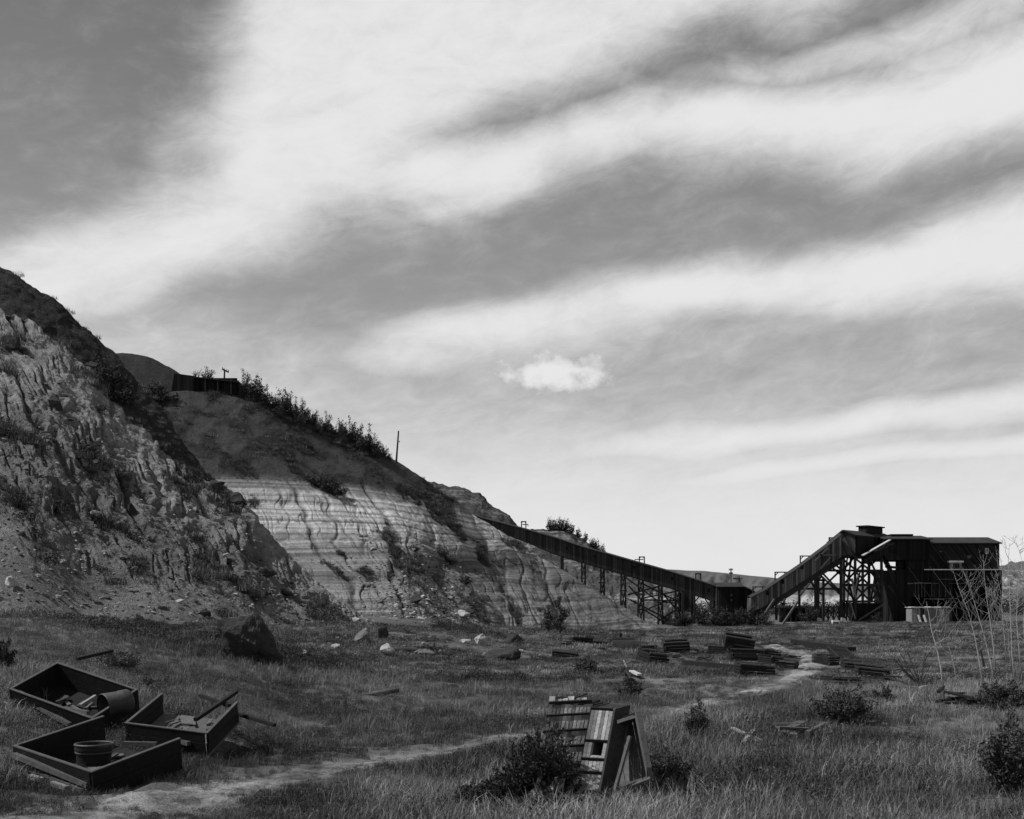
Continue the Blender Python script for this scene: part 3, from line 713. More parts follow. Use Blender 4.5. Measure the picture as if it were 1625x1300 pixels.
    for p, q in (((1401, 885), (1421, 926)), ((1404, 884), (1423, 924)), ((1410, 930), (1424, 948)), ((1405, 899), (1423, 901)), ((1404, 895), (1412, 886))):
        b_ = MB(); b_.beam(P(p[0], p[1], Y+.5), P(q[0], q[1], Y+.5), .45); b_.build('strut', M['timber'], T)
    # trestle under the head house
    for x, y0, y1, dy in ((1334.5, 884, 990, 0), (1339, 884, 988, 3.5), (1357, 881, 990, -.8), (1369, 884, 984, 7), (1379, 885, 984, 4), (1398.8, 885, 990, 1), (1306.5, 918, 986, 3), (1296, 905, 986, 0)):
        b_ = MB(); b_.beam(P(x, y0, 205+dy), P(x, y1, 205+dy), .42); b_.build('post', M['timber'], T)
    hb = MB()
    for xa, xb, y, dy in ((1306, 1402, 905.5, 0), (1334, 1403, 928, 0), (1335, 1402, 954.5, 0), (1340, 1400, 929, 5), (1357, 1400, 907, 6), (1262, 1336, 934.5, 2), (1292, 1310, 921, 1)):
        hb.beam(P(xa, y, 205+dy), P(xb, y, 205+dy), .4)
    hb.build('cross_beam', M['timber'], T)
    xb = MB()
    for xa, ya, x2, y2, dy in ((1297, 908, 1336, 946, 0), (1298, 940, 1335, 904, .5), (1302, 906, 1337, 944, 1.2), (1336, 886, 1357, 904, 0), (1356, 884, 1337, 906, 1), (1357, 886, 1379, 904, 0), (1379, 886, 1358, 906, 2), (1380, 888, 1398, 925, 0), (1345, 884, 1338, 926, 3), (1352, 884, 1344, 926, 3),
                        (1338, 908, 1357, 928, 1), (1357, 907, 1338, 928, 2), (1358, 908, 1379, 928, 0), (1379, 907, 1359, 928, 3), (1381, 907, 1398, 927, 1), (1390, 905, 1382, 953, 2), (1385, 905, 1397, 953, 4), (1338, 930, 1357, 953, 0), (1357, 930, 1380, 953, 0), (1380, 929, 1358, 953, 2), (1381, 930, 1398, 953, 1), (1398, 930, 1383, 953, 3),
                        (1304, 915, 1297, 922, 1), (1307, 945, 1297, 938, 1), (1322, 893, 1336, 905, 0), (1316, 897, 1334, 912, 1), (1313, 905, 1334, 890, 1.5), (1270, 945, 1286, 923, 0), (1286, 922, 1294, 934, 0), (1344, 956, 1336, 985, 0), (1350, 884, 1343, 985, 1.5), (1365, 905, 1352, 985, 2), (1347, 925, 1356, 960, 1)):
        xb.beam(P(xa, ya, 205+dy), P(x2, y2, 205+dy), .22, .34)
    xb.build('cross_brace', M['timber'], T)
    lb = MB()
    for xa, ya, x2, y2 in ((1293.5, 955, 1299, 984), (1349, 955, 1357, 982), (1362, 912, 1356, 940), (1352, 918, 1358, 950)):
        lb = MB(); lb.beam(P(xa, ya, 204), P(x2, y2, 204), .32, .2); lb.build('loose_plank', M['wood_grey'], T)
    hp = MB(); A_ = [P(1357, 955, 204.5), P(1399, 955, 204.5)]
    hx0, hx1 = xx(1357, 204.5), xx(1399, 204.5); ht, hm, hb_ = zz(957, 204.5), zz(975, 204.5), zz(987, 204.5)
    hp.hexa([(hx0+.8, 205, hb_), (hx1-.1, 205, hb_), (hx1-.1, 210, hb_), (hx0+.8, 210, hb_), (hx0, 204.5, ht), (hx1, 204.5, ht), (hx1, 211, ht), (hx0, 211, ht)])
    hp.build('hopper', M['clad_dark'], T)
    hp = MB(); hp.beam(P(1363, 984, 203.8), P(1402, 959, 204), .3); hp.build('strut', M['wood_mid'], T)
    for x in (1300, 1338):
        f_ = MB(); q = P(x, 986.5, 202.5); f_.hexa([q+Vector(v) for v in ((-.55, -.5, -.6), (.55, -.5, -.6), (.55, .5, -.6), (-.55, .5, -.6), (-.35, -.3, .75), (.3, -.3, .6), (.3, .3, .6), (-.35, .3, .75))]); f_.build('footing', M['concrete'], T)
    return T
build_tipple()

def gallery(name, label, top, bot, Y, depth, mat, skirt=0.0):
    """inclined covered gallery: top and bottom edges as pixel polylines at distance Y"""
    T = thing(name, label, 'conveyor gallery', P(bot[len(bot)//2][0], bot[len(bot)//2][1], Y))
    w = MB()
    xs = [p[0] for p in top]
    bt = np.interp(xs, [p[0] for p in bot], [p[1] for p in bot])
    for side in (0, 1):
        y = Y+side*(depth-.2)
        for i in range(len(xs)-1):
            a, b = P(xs[i], top[i][1], Y), P(xs[i+1], top[i+1][1], Y); c, d = P(xs[i], bt[i], Y), P(xs[i+1], bt[i+1], Y)
            V = [(c.x, y, c.z), (d.x, y, d.z), (d.x, y+.2, d.z), (c.x, y+.2, c.z), (a.x, y, a.z), (b.x, y, b.z), (b.x, y+.2, b.z), (a.x, y+.2, a.z)]
            w.hexa(V)
    for e in (0, -1):
        a, c = P(xs[e], top[e][1], Y), P(xs[e], bt[e], Y)
        w.span(a.x-.1+(.1 if e == 0 else -.1), a.x+.1+(.1 if e == 0 else -.1), Y+.22, Y+depth-.22, c.z, a.z)
    w.build('side_wall', mat, T)
    r_ = MB(); f_ = MB()
    for i in range(len(xs)-1):
        a, b = P(xs[i], top[i][1], Y), P(xs[i+1], top[i+1][1], Y); c, d = P(xs[i], bt[i], Y), P(xs[i+1], bt[i+1], Y)
        for s in (0, 1):
            y0, y1 = (Y-.3, Y+depth/2) if s == 0 else (Y+depth/2, Y+depth+.3); h0, h1 = (-.02, .32) if s == 0 else (.32, -.02)
            r_.hexa([(a.x, y0, a.z+h0), (b.x, y0, b.z+h0), (b.x, y1, b.z+h1), (a.x, y1, a.z+h1), (a.x, y0, a.z+h0+.14), (b.x, y0, b.z+h0+.14), (b.x, y1, b.z+h1+.14), (a.x, y1, a.z+h1+.14)])
        f_.hexa([(c.x, Y+.22, c.z+.05), (d.x, Y+.22, d.z+.05), (d.x, Y+depth-.22, d.z+.05), (c.x, Y+depth-.22, c.z+.05), (c.x, Y+.22, c.z+.25), (d.x, Y+.22, d.z+.25), (d.x, Y+depth-.22, d.z+.25), (c.x, Y+depth-.22, c.z+.25)])
        if skirt:
            f_.hexa([(c.x, Y+.5, c.z-skirt), (d.x, Y+.5, d.z-skirt), (d.x, Y+depth-.5, d.z-skirt), (c.x, Y+depth-.5, c.z-skirt), (c.x, Y+.5, c.z+.03), (d.x, Y+.5, d.z+.03), (d.x, Y+depth-.5, d.z+.03), (c.x, Y+depth-.5, c.z+.03)])
    r_.build('roof', M['roof'], T); f_.build('floor', M['timber'], T)
    return T
def frame_parts(T, x0, x1, ytop, ybase, Y, arm=None):
    m = MB(); m.beam(P(x0, ybase, Y), P(x0, ytop, Y), .2); m.beam(P(x1, ybase, Y), P(x1, ytop, Y), .2); m.beam(P(x0-.8, ytop, Y), P(x1+.8, ytop, Y), .2)
    w = x1-x0; k = w*.28
    m.beam(P(x0, ytop+k, Y), P(x0+k, ytop, Y), .14); m.beam(P(x1, ytop+k, Y), P(x1-k, ytop, Y), .14)
    if arm: m.beam(P(arm[0], arm[2], Y), P(arm[1], arm[2], Y), .16); m.beam(P(arm[0], arm[2], Y), P(arm[0], arm[2]+3, Y), .12)
    m.build('cable_frame', M['timber'], T)

# long gallery coming down from the middle hillside
topA = [(752, 818.5), (765, 823), (800, 832), (841, 843), (880, 854), (925, 869), (970, 881.5), (1017, 895), (1060, 907), (1100, 919.5), (1137, 931.5)]
botA = [(752, 826), (780, 838.5), (841, 862), (894, 884.5), (955, 901), (1048, 928.5), (1103, 944), (1137, 955)]
YA = 206.0
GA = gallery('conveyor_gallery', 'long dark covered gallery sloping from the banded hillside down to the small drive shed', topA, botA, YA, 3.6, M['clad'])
def bent(x, ytop, w=5.0, batter=3.0):
    m = MB()
    for dy in (.3, 3.2):
        for s in (-1, 1):
            xb = x+s*(w/2+batter*.5); zb = zg1(xx(xb, YA+dy), YA+dy)-.6
            a = P(x+s*w/2, ytop, YA+dy); b = Vector((xx(xb, YA+dy), YA+dy, zb)); m.beam(a, b, .30)
        a0, a1 = P(x-w/2, ytop, YA+dy), P(x+w/2, ytop, YA+dy)
        H = a0.z-zg1(a0.x, a0.y); k = max(1, int(H/2.6))
        for j in range(k):
            z0, z1 = a0.z-H*j/k, a0.z-H*(j+1)/k
            m.beam((a0.x, YA+dy-.2, z0), (a1.x, YA+dy-.2, z1), .14, .2); m.beam((a1.x, YA+dy+.2, z0), (a0.x, YA+dy+.2, z1), .14, .2); m.beam((a0.x-.3, YA+dy, z1), (a1.x+.3, YA+dy, z1), .22)
    m.build('trestle_bent', M['timber'], GA)
for x, y, w in ((892, 884, 2.5), (926, 893, 5), (956, 902, 5), (989, 911, 6), (1017, 919, 7), (1048, 928, 5), (1075, 936, 5), (1084, 939, 2)): bent(x, y, w)
m = MB()
for xa, ya, x2, y2, dy in ((992, 916, 1050, 958, 0), (996, 944, 1048, 930, .4), (998, 930, 1020, 955, 1), (1017, 950, 1076, 938, .2), (1017, 925, 1078, 956, .5), (1025, 968, 1076, 946, 0), (1018, 965, 1050, 985, .3), (1047, 985, 1080, 962, .4), (1050, 955, 1082, 958, 0), (1020, 952, 1080, 954, 2), (1050, 940, 1080, 975, 2.5), (1000, 952, 1050, 978, 2)):
    m.beam(P(xa, ya, YA+.1+dy), P(x2, y2, YA+.1+dy), .18, .28)
m.build('cross_brace', M['timber'], GA)
m = MB(); zt_ = zz(938, YA); zb_ = zg1(xx(1092, YA), YA)-.4
m.span(xx(1083.5, YA), xx(1102, YA), YA-.06, YA+.16, zz(972, YA), zz(940, YA)); m.span(xx(1083.5, YA), xx(1102, YA), YA+3.4, YA+3.6, zz(972, YA), zz(940, YA)); m.span(xx(1101, YA), xx(1102, YA), YA+.2, YA+3.3, zz(988, YA), zz(942, YA))
m.build('tower_wall', M['clad'], GA)
m = MB(); m.span(xx(1126, YA), xx(1131, YA), YA-.06, YA+.16, zz(972, YA), zz(952, YA)); m.build('pier_wall', M['clad'], GA)
for x, y0, y1 in ((1083, 940, 990), (1102, 944, 990), (1137.5, 932, 972), (1139.5, 934, 972)):
    m = MB(); m.beam(P(x, y0, YA-.15), P(x, y1, YA-.15), .35); m.build('post', M['wood_mid'] if x > 1130 else M['timber'], GA)
for p, q in (((1103, 955), (1110, 946)), ((1126, 962), (1119, 951)), ((1103, 968), (1108, 962))):
    m = MB(); m.beam(P(p[0], p[1], YA), P(q[0], q[1], YA), .2); m.build('knee_brace', M['timber'], GA)
frame_parts(GA, 1014.5, 1022.5, 884, 902, YA+1.8, (1007.5, 1021, 888)); frame_parts(GA, 1104, 1112, 910.5, 924, YA+1.8); frame_parts(GA, 827.5, 834.5, 828, 842, YA+1.8, (838, 829, 832.5))
for x in (1005.5, 1067, 1125, 944, 900):
    y = np.interp(x, [p[0] for p in topA], [p[1] for p in topA])+9
    m = MB(); q = P(x, y, YA-.05); m.span(q.x-.22, q.x+.22, q.y-.03, q.y+.04, q.z-.35, q.z+.3); m.build('hatch', M['clad_dark'], GA)

# steep loading gallery up to the head house
topB = [(1191, 948.5), (1200, 947), (1212, 939), (1240, 920.5), (1270, 901), (1300, 881.5), (1315, 871.5), (1337, 846)]
topB = [(1191, 949), (1212, 938.5), (1270, 899.5), (1316, 865), (1335, 849)]
botB = [(1191, 971.5), (1203, 969), (1270, 925), (1295, 908), (1335, 884)]
YB = 202.0
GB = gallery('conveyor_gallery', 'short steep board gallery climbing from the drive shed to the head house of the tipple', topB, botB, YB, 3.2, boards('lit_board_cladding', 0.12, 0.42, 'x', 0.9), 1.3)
for xa, ya, x2, y2 in ((1229, 951, 1199, 996), (1266, 955, 1234, 1003)):
    m = MB(); m.beam(P(xa, ya, YB-.3), P(x2, y2, YB-2.0), .34); m.build('raking_prop', M['wood_mid'], GB)
for x, y0, y1 in ((1268.5, 922, 984), (1294, 904, 984), (1298.5, 903, 984), (1244, 946, 984), (1232, 950, 984)):
    m = MB(); m.beam(P(x, y0, YB+1), P(x, y1, YB+1), .40); m.build('post', M['timber'], GB)
for xa, ya, x2, y2 in ((1302, 903, 1318, 884), (1293, 891, 1314, 870), (1300, 881, 1326, 881), (1232, 964, 1244, 956), (1270, 944, 1285, 926), (1238, 955, 1246, 964), (1246, 950, 1240, 965)):
    m = MB(); m.beam(P(xa, ya, YB-.5), P(x2, y2, YB-.5), .3); m.build('knee_brace', M['wood_mid'], GB)
frame_parts(GB, 1194.8, 1213.5, 931.5, 946, YB+1.6); frame_parts(GB, 1230, 1249, 908.2, 927, YB+1.6); frame_parts(GB, 1270, 1289, 882.5, 905, YB+1.6); frame_parts(GB, 1315.8, 1326, 853.5, 866, YB+1.6)
for x, y in ((1218, 941), (1242, 923), (1273, 900), (1308, 876)):
    m = MB(); q = P(x, y, YB-.05); m.span(q.x-.25, q.x+.25, q.y-.03, q.y+.04, q.z-.4, q.z+.4); m.build('hatch', M['clad_dark'], GB)

# drive shed between the two galleries
def drive_shed():
    Y = 205.0
    T = thing('drive_shed', 'small dark gabled shed between the two galleries', 'shed', P(1165, 985, Y))
    m = MB(); x0, x1, x2 = xx(1140.5, Y), xx(1179, Y), xx(1200, Y); zt = zz(932, Y); zb = zg1(x0, Y)-.3
    m.span(x0, x1, Y, Y+.2, zb, zt); m.span(x0, x0+.2, Y+.22, Y+6, zb, zt); m.span(x0, x1, Y+6, Y+6.2, zb, zt); m.span(x1-.2, x1, Y+.22, Y+5.9, zb, zt)
    m.hexa([(x1+.02, Y, zb), (x2, Y, zb), (x2, Y+.2, zb), (x1+.02, Y+.2, zb), (x1+.02, Y, zz(933.5, Y)), (x2, Y, zz(944, Y)), (x2, Y+.2, zz(944, Y)), (x1+.02, Y+.2, zz(933.5, Y))])
    m.span(x2-.2, x2, Y+.22, Y+5.9, zb, zz(944, Y))
    m.build('wall', M['clad_dark'], T)
    r_ = MB(); zr = zz(926, Y+3)
    r_.poly([(x0-.6, Y-.4, zt-.05), (x1+.3, Y-.4, zt-.05), (x1+.1, Y+3, zr), (x0-.1, Y+3, zr)], .18); r_.poly([(x0-.1, Y+3.01, zr), (x1+.1, Y+3.01, zr), (x1+.3, Y+6.6, zt-.05), (x0-.6, Y+6.6, zt-.05)], .18)
    r_.poly([(x1+.3, Y-.3, zz(932, Y)), (x2+.4, Y-.3, zz(943, Y)), (x2+.4, Y+6.3, zz(943, Y)), (x1+.3, Y+6.3, zz(932, Y))], .16)
    r_.build('roof', M['roof'], T)
    for y in (943, 951):
        w = MB(); w.span(xx(1159, Y), xx(1162, Y), Y-.05, Y+.02, zz(y+3, Y), zz(y, Y)); w.build('window', M['wood_mid'], T)
drive_shed()

def utility_pole(label, x, ytop, Y, ybase=None, arms=(), lean=0.0, pins=True, group=None):
    b = P(x, ybase, Y) if ybase else Vector((xx(x, Y), Y, gz(x, Y)-.3))
    T = thing('utility_pole', label, 'pole', b, group); t = P(x+lean, ytop, Y)
    m = MB(); m.tube([b-Vector((0, 0, .6)), t], [.15, .10], 7); m.build('pole', M['timber'], T)
    for (dx0, dx1, y, dy) in arms:
        m = MB(); m.beam(P(x+lean+dx0, y, Y-.15), P(x+lean+dx1, y+dy, Y-.15), .16, .18)
        if pins:
            for q in (0.05, .3, .7, .95):
                a = P(x+lean+dx0+(dx1-dx0)*q, y+dy*q, Y-.15); m.tube([a, a+Vector((0, 0, .28))], .05, 5)
        m.build('crossarm', M['timber'], T)
utility_pole('tall utility pole with two crossarms rising behind the drive shed', 1160, 902, 225, None, ((-3.4, 3.2, 904.5, 0), (-3.0, 3.0, 910, 0)))
utility_pole('pair of low crossed utility poles to the right of the drive shed roof', 1173, 914.5, 228, None, ((-10, 5, 918.5, 0),), 0)
utility_pole('utility pole with a single tilted crossarm above the hilltop shed', 355, 586.5, 144, 622, ((-4, 6.5, 586, 5),), 1.5)
utility_pole('bare leaning pole alone on the ridge of the banded hillside', 628.5, 684, 153, 731, ((0.5, 1.8, 701, 0),), 4.0, False)
utility_pole('thin pole standing against the dark slope left of the hilltop shed', 179, 559, 122, 592, (), 2.0)

# low trestle of the old siding, far behind the gallery posts
def siding():
    T = thing('siding_trestle', 'low dark timber trestle standing behind the posts of the steep gallery', 'trestle', P(1330, 986, 232))
    m = MB(); m.span(xx(1236, 232), xx(1440, 232), 231.8, 233.6, zz(964.5, 232), zz(962, 232)); m.build('deck', M['timber'], T)
    m = MB()
    for x in np.arange(1238, 1440, 8.5):
        zb = zg1(xx(x, 232), 232)-.4; m.span(xx(x, 232)-.15, xx(x, 232)+.15, 232, 232.3, zb, zz(964.6, 232))
        m.beam(P(x, 966, 232.5), P(x+8.5, 984, 232.5), .18); m.beam(P(x+8.5, 966, 232.7), P(x, 984, 232.7), .18)
    m.build('bents', M['timber'], T)
    m = MB(); m.span(xx(1240, 232), xx(1312, 232), 233.7, 233.9, zz(988, 232), zz(965, 232)); m.build('boarding', M['clad_dark'], T)
siding()

def boxcar():
    Y = 199.0
    T = thing('board_shed', 'small grey board shed with a doorway in front of the tipple wall', 'shed', P(1476, 993, Y))
    x0, x1 = xx(1447, Y), xx(1506, Y); zt, zb = zz(965.5, Y), zz(994, Y); m = MB(); k = x0
    door = (xx(1461.5, Y), xx(1466, Y))
    while k < x1:
        w = rng.uniform(.16, .26)
        if not (door[0] < k+w/2 < door[1]): m.span(k, k+w-.035, Y, Y+.05+rng.uniform(0, .03), zb+rng.uniform(-.05, .2), zt+rng.uniform(-.05, .03))
        k += w
    m.span(x0, x0+.06, Y+.1, Y+2.8, zb, zt); m.span(x1-.06, x1, Y+.1, Y+2.8, zb, zt); m.span(x0, x1, Y+2.8, Y+2.86, zb, zt)
    m.build('wall', M['wood_grey'], T)
    r_ = MB(); k = x0-.2
    while k < x1+.1:
        w = rng.uniform(.4, .9)
        if not xx(1488, Y) < k+w/2 < xx(1494, Y): r_.span(k, min(k+w-.04, x1+.25), Y-.2, Y+3.0, zt+.02+rng.uniform(0, .1), zt+.16+rng.uniform(0, .16))
        k += w
    r_.build('roof', M['wood_pale'], T)
    f_ = MB(); f_.span(x0-.2, x1+.2, Y-.05, Y+2.9, zb-.3, zb-.02); f_.build('sill_beam', M['timber'], T)
boxcar()
for (a, ya, b, yb), lb in (((1457, 976, 1463, 991), 'pale plank leaning on the board shed just left of its doorway'), ((1466, 976, 1471.5, 991), 'pale plank leaning across the doorway of the board shed')):
    m = MB(); m.beam(P(a, ya, 198.6), P(b, yb+2, 197.6), .36, .12); tag(m.build('leaning_plank', M['wood_pale']), lb, 'plank')
def plank_pile(name, label, x0, x1, y, n, mat, Y=None, sp=0.5, L=None):
    c = hit((x0+x1)/2, y) if Y is None else P((x0+x1)/2, y, Y)
    if Y is not None: c.z = zg1(c.x, c.y)
    w = (x1-x0)*c.y/F; T = thing(name, label, 'planks', c); m = MB()
    for i in range(n):
        a = rng.uniform(-1.0, 1.0); l = w*rng.uniform(.25, 1)*.5; q = c+Vector((rng.uniform(-.25, .25)*w, rng.uniform(-sp, sp)*1.4, .05+.030*i*rng.uniform(.2, 1)))
        d = Vector((math.cos(a), math.sin(a), rng.normal(0, .13))); m.beam(q-d*l, q+d*l, rng.uniform(.12, .24), .045)
    m.build('planks', mat, T); return T
plank_pile('plank_pile', 'loose heap of boards on the ground left of the board shed', 1420, 1448, 991, 14, M['wood_grey'], 198, 1.2)

def white_box():
    Y = 184.0; g_ = gz(1327, Y); T = thing('discarded_cooker', 'white enamelled box lying open under the steep gallery', 'appliance', (xx(1327, Y), Y, g_)); zz = lambda y, Y_: g_+.12+(993.5-y)*Y_/F
    x0, x1 = xx(1321.5, Y), xx(1332.5, Y); z0, z1 = zz(993.5, Y), zz(987, Y); m = MB()
    m.span(x0, x1, Y, Y+.06, zz(989.5, Y), z1-.002); m.span(x0, x1, Y+.07, Y+.8, z1-.05, z1); m.span(x0, x0+.06, Y+.07, Y+.8, z0, z1-.06); m.span(x1-.06, x1, Y+.07, Y+.8, z0, z1-.06); m.span(x0+.07, x1-.07, Y+.75, Y+.8, z0, z1-.06)
    m.build('casing', M['white'], T)
    d = MB(); d.span(x0+.1, x1-.1, Y+.3, Y+.34, z0+.05, zz(989.5, Y)); d.build('oven_back', M['iron'], T)
white_box()
# ------------------------------------------------------------------ mine carts
PLANES = {}
def cart_box(name, label, O, e1, e2, d, mat, skip=(), gap=0.012, planks=4, wall_h=None, bands=None, group=None, floor_mat=None, hole=None, ragged=0.0, th=0.052):
    """open plank box: floor in the plane O,e1,e2; walls rise along d.  skip: names of missing walls"""
    O, e1, e2, d = map(Vector, (O, e1, e2, d))
    T = thing(name, label, 'mine cart', O, group); PLANES[label] = (O.copy(), e1.copy(), e2.copy())
    L1, L2, H = e1.length, e2.length, d.length; a, b, c = e1/L1, e2/L2, d/H
    def pk(mb, org, u, v, w, lu, lv, n, thick):    # n planks running along u, stacked along v
        for i in range(n):
            v0, v1 = lv*i/n, lv*(i+1)/n-gap; r0, r1 = rng.uniform(0, ragged), rng.uniform(0, ragged)
            if hole and mb is hole[0] and i in hole[1]:
                segs = ((r0, lu*hole[2]), (lu*hole[3], lu-r1))
            else: segs = ((r0, lu-r1),)
            for s0, s1 in segs:
                j = w*rng.uniform(-.006, .006)
                P0 = org+j
                mb.hexa([P0+u*s0+v*v0, P0+u*s1+v*v0, P0+u*s1+v*v1, P0+u*s0+v*v1, P0+u*s0+v*v0+w*thick, P0+u*s1+v*v0+w*thick, P0+u*s1+v*v1+w*thick, P0+u*s0+v*v1+w*thick])
    f = MB()
    if hole: hole[0] = f
    pk(f, O, a, b, c, L1, L2, planks, th); f.build('floor', floor_mat or mat, T)
    hole = None
    W = {'near': (O, a, c, b, L1), 'far': (O+b*(L2-th), a, c, b, L1), 'left': (O+b*(th+.003), b, c, a, L2-2*th-.006), 'right': (O+b*(th+.003)+a*(L1-th), b, c, a, L2-2*th-.006)}
    for k, (org, u, v, w, lu) in W.items():
        if k in skip: continue
        m = MB(); org2 = org+c*(th+.004); pk(m, org2, u, v, w, lu, H-th-.004, 2, th)
        wl = m.build('side_wall', mat, T)
        r_ = MB(); q = org+v*H; s = w*(th/2); r_.beam(q+s, q+u*lu+s, .018, th+.006, up=w); ro = r_.build('rim_strap', M['rim'], T); ro.parent = wl
    if bands:
        for t in bands:
            m = MB(); q = O+a*(L1*t)-c*.010; m.beam(q-b*.01, q+b*(L2+.01), .045, .030, up=c); m.build('iron_band', M['iron'], T)
    return T
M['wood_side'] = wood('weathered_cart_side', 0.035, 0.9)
M['wood_litter'] = wood('split_board_litter', 0.075, 1.0)
M['rim'] = wood('lit_rim', 0.075, 0.6)  # paler than the cart wood: lit top edges put into the colour
def rim_cart(name, label, B, A, Cc, h, mat, **k):
    """rim corners B (nearest), A (left), C (right) in world space; box of depth h below the rim"""
    B, A, Cc = map(Vector, (B, A, Cc)); e1 = Cc-B; e2 = A-B; n = e1.cross(e2).normalized()
    if n.z < 0: n = -n
    e2 = e2-e1*(e2.dot(e1)/e1.length_squared)*0.6
    return cart_box(name, label, B-n*h, e1, e2, n*h, mat, **k)
frontc = rim_cart('mine_cart', 'open dark wooden mine cart body nearest at left with a rusty pot inside', P(145, 1226, 17.5), P(25, 1182, 18.7), P(287, 1172, 19.0), .56, M['wood_cart'], skip=('right_',), ragged=.02)
rearc = rim_cart('mine_cart', 'dark wooden mine cart body behind the nearest one with a steel drum lying in it', P(146, 1141, 23.0), P(38, 1080, 24.4), P(219, 1094, 24.3), .62, M['wood_cart'])
rightc = rim_cart('mine_cart', 'broken mine cart body to the right with its far side missing and floor planks showing', P(329, 1164, 21.0), P(219, 1130, 22.2), P(378, 1114, 22.8), .48, M['wood_cart'], skip=('far_',), floor_mat=M['wood_mid'], ragged=.06)
# remove the missing far walls of the broken carts
def drop_child(T, idx):
    ch = [c for c in T.children if c.name.split('.')[0] == 'side_wall'][idx]
    for g in list(ch.children): bpy.data.objects.remove(g)
    bpy.data.objects.remove(ch)
drop_child(rightc, 3); drop_child(frontc, 3)
for T, pts in ((frontc, [((22, 1198), (140, 1246)), ((40, 1216), (132, 1256))]), (rearc, [((28, 1098), (140, 1158)), ((34, 1106), (110, 1150))]), (rightc, [((222, 1158), (300, 1180))])):
    for (a, b) in pts:
        m = MB(); Yq = T.location.y; m.beam(P(a[0], a[1], Yq+.9), P(b[0], b[1], Yq+.02), .10, .08); m.build('sill_beam', M['wood_mid'], T)
def cart_st(x, y, O, e1, e2):
    D_ = e1.x*e2.y-e1.y*e2.x; dx, dy = x-O.x, y-O.y
    return (dx*e2.y-dy*e2.x)/D_, (e1.x*dy-e1.y*dx)/D_
def cut(x, y, z):                            # the bodies have settled into the soil: the ground lies under their floors and falls away around them
    z = np.array(z, float)
    for O, e1, e2 in list(PLANES.values())[:3]:
        a_, b_ = cart_st(x, y, O, e1, e2); ca, cb = np.clip(a_, 0, 1), np.clip(b_, 0, 1); d = np.hypot((a_-ca)*e1.length, (b_-cb)*e2.length)
        pz = O.z+ca*e1.z+cb*e2.z; z = np.where(d < 1.6, np.minimum(z, np.where(d < .02, pz-.03, pz+.04+.30*d**1.5)), z)
    return z
def sink_ground():
    me = bpy.data.objects['ground'].data; v = np.zeros(len(me.vertices)*3, np.float32); me.vertices.foreach_get('co', v); v = v.reshape(-1, 3)
    k = (v[:, 1] > 14) & (v[:, 1] < 30) & (v[:, 0] < 0); v[k, 2] = cut(v[k, 0].astype(float), v[k, 1].astype(float), v[k, 2])
    me.vertices.foreach_set('co', v.ravel()); me.update()
sink_ground()
def drum_thing():
    c = P(180, 1117, 23.8); T = thing('steel_drum', 'steel drum lying on its side in the rear mine cart', 'drum', c)
    ax = Vector((.62, .75, .10)).normalized(); m = MB(); r0 = .25
    m.tube([c-ax*.25, c-ax*.23, c+ax*.14, c+ax*.16, c+ax*.34, c+ax*.36], [r0, r0+.015, r0, r0+.015, r0+.015, r0], 24, cap=False)
    m.tube([c+ax*.36, c-ax*.24], [r0-.02, r0-.02], 24, cap=False)
    m.build('shell', M['iron_pale'], T, smooth=True); k = MB(); k.tube([c+ax*.31, c+ax*.33], [r0-.02]*2, 24); k.build('end', M['iron'], T)
M['iron_pale'] = rough_plain('faded_drum_steel', 0.045, 6.0, 0.5, 0.55, 0.2, 0.4)
drum_thing()
def pot_thing():
    c = P(149, 1212, 18.3); T = thing('rusty_pot', 'round rusty metal pot standing in the nearest mine cart', 'pot', c); m = MB(); u = Vector((.03, -.05, 1)).normalized()
    m.tube([c+u*.0, c+u*.22, c+u*.24, c+u*.31], [.27, .28, .31, .30], 28, cap=False); m.tube([c+u*.31, c+u*.02], [.27, .24], 28, cap=False); m.build('body', M['iron'], T, smooth=True)
    m = MB(); ring = [c+u*.33+Vector((.30*math.cos(t), .30*math.sin(t), 0)) for t in np.linspace(0, 2*math.pi, 29)]; m.tube(ring, .022, 6, cap=False); m.build('rim', M['iron_pale'], T, smooth=True)
    m = MB(); ring = [c+u*.20+Vector((.285*math.cos(t), .285*math.sin(t), 0)) for t in np.linspace(0, 2*math.pi, 29)]; m.tube(ring, .020, 6, cap=False); m.build('band', M['iron_pale'], T, smooth=True)
    m = MB(); m.tube([c+u*.10, c+u*.11], [.24, .24], 24); m.build('ash_fill', M['iron'], T)
pot_thing()
for pts, lb, mt in ((((100, 1124, 23.6), (140, 1131, 23.2)), 'short splintered board lying in the rear mine cart', 'wood_mid'), (((128, 1120, 23.7), (152, 1105, 24.0)), 'pale splinter propped inside the rear mine cart', 'wood_grey'),
                    (((310, 1142, 22.2), (375, 1098, 23.6)), 'dark post lying across the broken mine cart', 'wood_dark'), (((318, 1104, 24), (364, 1120, 23)), 'dark crosspiece leaning on the broken mine cart', 'wood_dark'),
                    (((196, 1180, 18.9), (248, 1181, 18.9)), 'loose board lying in the nearest mine cart', 'wood_mid'), (((374, 1132, 23), (436, 1151, 22.3)), 'long dark bar in the grass right of the broken mine cart', 'wood_dark'),
                    (((122, 1046, 25.5), (178, 1033, 26.5)), 'dark pole sticking out behind the rear mine cart', 'wood_dark'), (((48, 1232, 17.6), (66, 1238, 17.5)), 'pale splinter under the nearest mine cart', 'wood_grey'), (((82, 1243, 17.3), (106, 1251, 17.2)), 'pale bent strip in front of the nearest mine cart', 'wood_grey')):
    m = MB(); a, b = P(*pts[0]), P(*pts[1]); m.beam(a, b, .09, .07); tag(m.build('board', M[mt]), lb, 'board')
